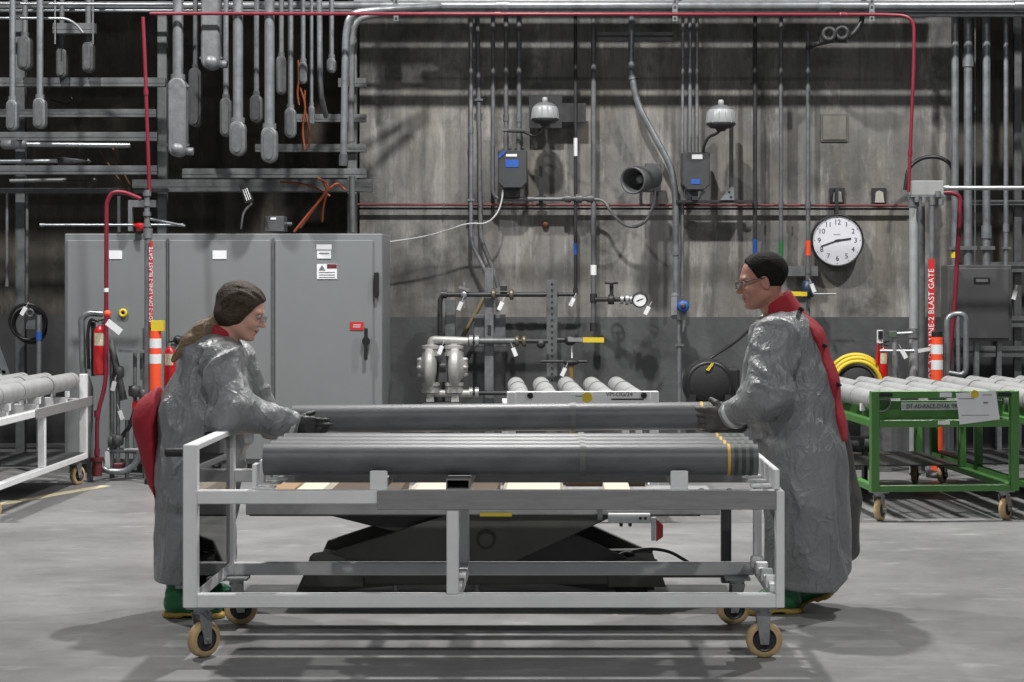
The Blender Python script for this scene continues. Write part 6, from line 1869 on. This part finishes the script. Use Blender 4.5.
conduit_body('thin conduit with small high fitting', 303, 62, 84, 8, 15.6, 5, cs, ga)
conduit_body('thinnest conduit with slim low fitting', 311.5, 106, 125, 6, 15.6, 3.6, cs, ga)
conduit_body('short conduit with a stub fitting near the right end', 331.5, 58, 73, 9, 15.7, 5, cs, ga)
run('bent_conduit', 'conduit bending back toward the wall near the right end of the rack', 'conduit', [(319, -60), (320, 70, 15.6), (321, 95, 15.7), (326, 116, 16.2)], 15.6, 5.5, M['galv'], 'conduits of the left rack')
run('bent_conduit', 'outer arched conduit dropping at the right end of the rack', 'conduit', [(440, 6, 16.0), (385, 9, 15.6), (350, 13), (345.5, 34), (343.5, 160)], 15.5, 7, M['galv'], 'conduits of the left rack', couplings=[(345, 160), (343.7, 165)], bend=0.22)
run('bent_conduit', 'inner arched conduit behind the outer arched one', 'conduit', [(440, 7, 16.05), (390, 12, 15.85), (356, 19), (352, 40), (351, 140)], 15.8, 6, M['galv_dark'], 'conduits of the left rack', couplings=[(351, 137)], bend=0.22)
run('bent_conduit', 'grey conduit dropping to the cabinet at the end of the rack', 'conduit', [(352, 176), (352.5, 232)], 16.0, 6, M['galv_dark'], 'conduits of the left rack')
run('rack_pipe', 'upper horizontal thin pipe crossing the top left corner', 'pipe', [(-60, 3.5), (180, 4.5)], 15.5, 3, M['galv'], 'horizontal pipes of the left rack', bend=None)
run('rack_pipe', 'horizontal thin pipe bending down at the hanging strut', 'pipe', [(-60, 18), (66, 18.5), (76, 24), (83, 33)], 15.5, 3, M['galv'], 'horizontal pipes of the left rack')
# horizontal conduit bodies
def lying_body(label, x0, x1, y, w, x2, Y, m, pm_, pw):
    t = pthing('rack_conduit', label, 'conduit', x0, y + w / 2, Y, 'conduits of the left rack')
    MB().tube([P(x0, y, Y), P(x0 + 3, y, Y), P(x1 - 3, y, Y), P(x1, y, Y)], [px(w, Y) * 0.3, px(w, Y) * 0.5, px(w, Y) * 0.5, px(w, Y) * 0.34], 14).build('body', m, t)
    MB().cyl(P(x1, y, Y), P(x2, y + 1, Y), px(pw, Y) / 2, n=12).build('pipe', pm_, t)
    return t
lying_body('bright horizontal fitting with pipe low on the left rack', 1, 27, 144.5, 10, 130, 15.5, cs, ga, 5)
lying_body('dim horizontal fitting with pipe below the bright one', 88, 62, 161, 9, -60, 15.7, cd, ga, 4)
lying_body('dark horizontal fitting above the dull beam', 94, 66, 180, 8, 10, 16.0, cd, gd, 4)
# cables
oc = M['orange_cable']
for k, pts in enumerate(([(294, 232), (310, 212), (322, 198), (330, 185), (318, 178)], [(300, 228), (316, 206), (325, 192), (338, 182), (345, 190)], [(322, 222), (323, 205), (328, 190), (322, 180)],
                         [(305, 150), (302, 128), (306, 105), (300, 88)], [(309, 148), (310, 130), (304, 108), (305, 90)], [(330, 196), (312, 186), (296, 183), (280, 182)], [(299, 105), (297, 92), (299, 80), (298, 60)])):
    lab = ('orange cable fanning out lowest above the cabinet', 'orange cable crossing the bundle above the cabinet', 'short orange cable at the right of the bundle', 'orange cable hanging left between thin conduits',
           'orange cable hanging right between thin conduits', 'orange cable lying left along the dark beam', 'uppermost orange cable between the thin conduits')[k]
    run('orange_cable', lab, 'cable', pts, 16.0 + 0.04 * k, 2.6 if k < 3 else 2.2, oc, 'orange cables', bend=0.12, n=8)
for k, pts in enumerate(([(100, 150), (112, 170), (124, 186), (132, 196)], [(112, 146), (118, 165), (128, 180), (135, 198)], [(70, 96), (74, 101), (66, 105), (50, 100)])):
    lab = ('brown cable sagging left of the hanging red pipe', 'second brown cable sagging left of the hanging red pipe', 'dark cable loop between the upper left struts')[k]
    run('rack_cable', lab, 'cable', pts, 16.25 + 0.03 * k, 2.2, mat('brown_cable', (0.08, 0.035, 0.015), 0.6) if k < 2 else M['black'], 'dark rack cables', bend=0.12, n=8)
# small items between rack and cabinet
t = pthing('socket_box', 'small grey box with a label standing on the cabinet', 'electrical box', 273, 231, 15.95)
pbox(264, 216, 284, 231.5, 15.95, 0.2, 'body', M['cast_dark'], t, 0.005)
pbox(270.5, 217.5, 276, 219.5, 15.945, 0.006, 'label', M['white'], t)
MB().cyl(P(284, 224, 16.0), P(292, 224, 16.0), 0.018, n=10).build('gland', M['cast_dark'], t)
t = pthing('hanging_label', 'tilted black label plate with white rows above the cabinet', 'label', 246, 204, 15.8)
R_ = Matrix.Rotation(math.radians(-20), 3, 'Y')
c = P(246.5, 193, 15.8)
MB().cbox(c, (0.075, 0.008, 0.165), R_).build('plate', M['black'], t)
for k in range(3):
    MB().cbox(c + R_ @ Vector((-0.018 + 0.018 * k, -0.005, -0.012)), (0.006, 0.003, 0.10), R_).build('print_row', M['white'], t)
run('loose_cable', 'grey cable curving down under the black label plate', 'cable', [(252, 203), (243, 212), (241, 229)], 15.85, 2.2, M['galv'], bend=0.12, n=8)
run('bracket_pipe', 'thin vertical pipe left of the coupling riser', 'pipe', [(119, 196), (119, 232)], 16.1, 3.5, M['galv_dark'])
t = pthing('angle_bracket', 'small grey angle bracket left of the coupling riser', 'bracket', 130, 225, 15.6)
pbox(128, 200, 156, 207, 15.6, 0.05, 'top_plate', M['cast'], t)
pbox(128, 207, 132, 231, 15.6, 0.05, 'leg', M['cast'], t)

# ------------------------------------------------------------------ things at the far left lower wall
t = pthing('standing_pole', 'grey standing pole with a blue band behind the left cart', 'pole', 39, 460, 15.9)
a = P(39, 315, 15.9)
MB().cyl((a.x, 15.9, 0), (a.x, 15.9, a.z), px(5, 15.9) / 2, n=14).build('pole', M['galv'], t)
c = P(39, 336, 15.9)
MB().cyl((a.x, 15.9, c.z - 0.035), (a.x, 15.9, c.z + 0.035), px(6, 15.9) / 2, n=14).build('blue_band', M['blue'], t)
t = pthing('cable_reel', 'dark cable reel with socket beside the blue-banded pole', 'reel', 28, 345, 16.2)
c = P(28, 322, 16.2)
for k, r in enumerate((0.16, 0.14, 0.15)):
    MB().torus(c + Vector((0, 0.03 * k, -0.02 * k)), r, 0.014, axis=(0.1 * k, 1, 0.2), n=30).build('cable_loop', M['black'], t)
pbox(26, 320, 35.5, 329, 16.1, 0.05, 'socket', M['cast'], t)
MB().torus(P(30, 313, 16.1), 0.03, 0.012, axis=(0, 1, 0), n=18).build('socket_ring', M['cast'], t)
tag_on(t, 23.5, 311, 16.05, 30)
run('support_pole', 'thin dim pipe hanging from the rack at the far left', 'pipe', [(7, 190), (7, 286)], 16.33, 3, M['galv'], couplings=[(7, 284)])
run('support_pole', 'dim vertical pipe pair member behind the blue-banded pole', 'pipe', [(27, 190), (27, 310)], 16.33, 3, M['galv_dark'])
t = pthing('folding_ladder', 'grey slanted leg of a stand at the far left edge', 'stand', 5, 400, 14.9)
MB().bar(P(-6, 340, 15.6), P(14, 395, 15.6), 0.03, 0.05).build('leg', M['galv'], t)
MB().bar(P(-14, 350, 15.6), P(-12, 455, 15.6), 0.03, 0.05).build('leg', M['galv'], t)
MB().bar(P(-20, 372, 15.6), P(6, 372, 15.6), 0.03, 0.03).build('cross_bar', M['galv'], t)

# extinguisher stand / manifold left of the woman
t = pthing('pipe_stand', 'grey looped pipe stand holding the left extinguisher', 'stand', 88, 478, 15.1)
MB().tube([P(90, 470, 15.1), P(90, 385, 15.1), P(83, 372, 15.1), P(81.5, 318, 15.1), P(88, 313, 15.1), P(103, 314, 15.1)], px(6.5, 15.1) / 2, 14, bend=0.09).build('loop', M['galv'], t)
MB().box((P(88, 0, 15.1).x, 15.06, 0), (P(92, 0, 15.1).x, 15.14, 0.75)).build('upright', M['galv'], t)
pbox(91, 322, 94.5, 376, 15.12, 0.05, 'backing_strip', M['iron'], t)
t = pthing('warning_light', 'small orange light on top of the left extinguisher stand', 'lamp', 107.5, 317, 14.9)
MB().ell(P(107.5, 313.5, 14.92), (0.03, 0.03, 0.028)).build('lens', M['orange'], t)
MB().cyl(P(107.5, 317.5, 14.92), P(107.5, 315, 14.92), 0.022, n=12).build('base', M['red'], t)
t = pthing('hanging_tag', 'white inspection card hanging beside the left extinguisher', 'tag', 114, 335, 14.9)
R_ = Matrix.Rotation(math.radians(-52), 3, 'Y')
MB().cbox(P(114, 327, 14.9), (0.055, 0.003, 0.14), R_).build('card', M['white'], t)
MB().cyl(P(108, 320, 14.9), P(110, 322, 14.9), 0.003, n=6).build('tag_string', M['tape'], t)
t = pthing('valve_manifold', 'cluster of grey pipes with dark valves before the cabinet', 'manifold', 125, 475, 15.2)
my = 15.2
for (x, y0, y1, w, m_) in ((112, 345, 478, 5, gd), (135, 352, 470, 4, gd), (141, 352, 380, 2.5, gd), (146, 328, 478, 7, gd), (118, 370, 470, 4.5, ga), (127, 420, 478, 4, gd)):
    MB().cyl(P(x, y0, my), P(x, y1, my), px(w, my) / 2, n=12).build('riser', m_, t)
MB().cyl(P(110, 340, my), P(124, 400, my), 0.03, n=12).build('slant_pipe', gd, t)
MB().bar(P(119, 351, my - 0.05), P(151, 351.5, my - 0.05), 0.03, 0.022).build('crossbar', ga, t)
for (x, y, r) in ((135, 391, 0.05), (145, 395, 0.045), (119, 372, 0.04), (117, 440, 0.05), (113, 442, 0.04)):
    MB().lathe([(0.02, -0.05), (r, -0.04), (r * 1.1, 0), (r, 0.04), (0.02, 0.05)], P(x, y, my - 0.02), (0, 0, 1), 14).build('valve', M['cast_dark'], t)
MB().tube([P(137, 402, my), P(131, 425, my), P(118, 442, my)], 0.02, 10, bend=0.1).build('hose', M['black'], t)
MB().cyl(P(108, 450.5, my), P(126, 450.5, my), px(5, my) / 2, n=12).build('outlet', ga, t)
MB().cyl(P(126, 450.5, my), P(140, 450.5, my), px(6, my) / 2, n=12).build('outlet_sleeve', M['galv_dark'], t)
MB().tube([P(98, 458, my - 0.1), P(104, 471, my - 0.1), P(124, 472, my - 0.1), P(136, 464, my - 0.1), P(140, 452, my - 0.1)], 0.026, 10, bend=0.12).build('hose', M['galv'], t)
for (x, y, m_) in ((137, 405, M['red']), (118, 467, M['red_dark'])):
    pbox(x - 5, y - 4, x + 5, y + 5, my - 0.06, 0.10, 'red_valve', m_, t, 0.01)
pbox(105, 452, 109, 470, my - 0.05, 0.05, 'label_pole', M['white'], t)
tag_on(t, 121, 415, my - 0.08, -20); tag_on(t, 113.5, 386, my - 0.08, 15)
t = pthing('red_hydrant', 'red pipe foot on the floor below the bent red pipe', 'pipe', 97, 478, 15.0)
MB().cyl(P(97, 476, 15.0), P(97, 458, 15.0), 0.04, n=14).build('foot', M['red_dark'], t)
MB().cyl(P(97, 461, 15.0), P(97, 457.5, 15.0), 0.055, n=14).build('flange', M['red_dark'], t)
t = pthing('knob_handle', 'black ball handle beside the woman\'s ponytail', 'handle', 178, 345, 15.3)
MB().ell(P(178, 340, 15.3), 0.04).build('ball', M['black'], t)
MB().cyl(P(178, 341, 15.3), P(172, 352, 15.4), 0.012, n=8).build('shaft', M['zinc'], t)
MB().cyl(P(172, 352, 15.4), P(172, 477, 15.4), 0.02, n=10).build('column', M['galv_dark'], t)
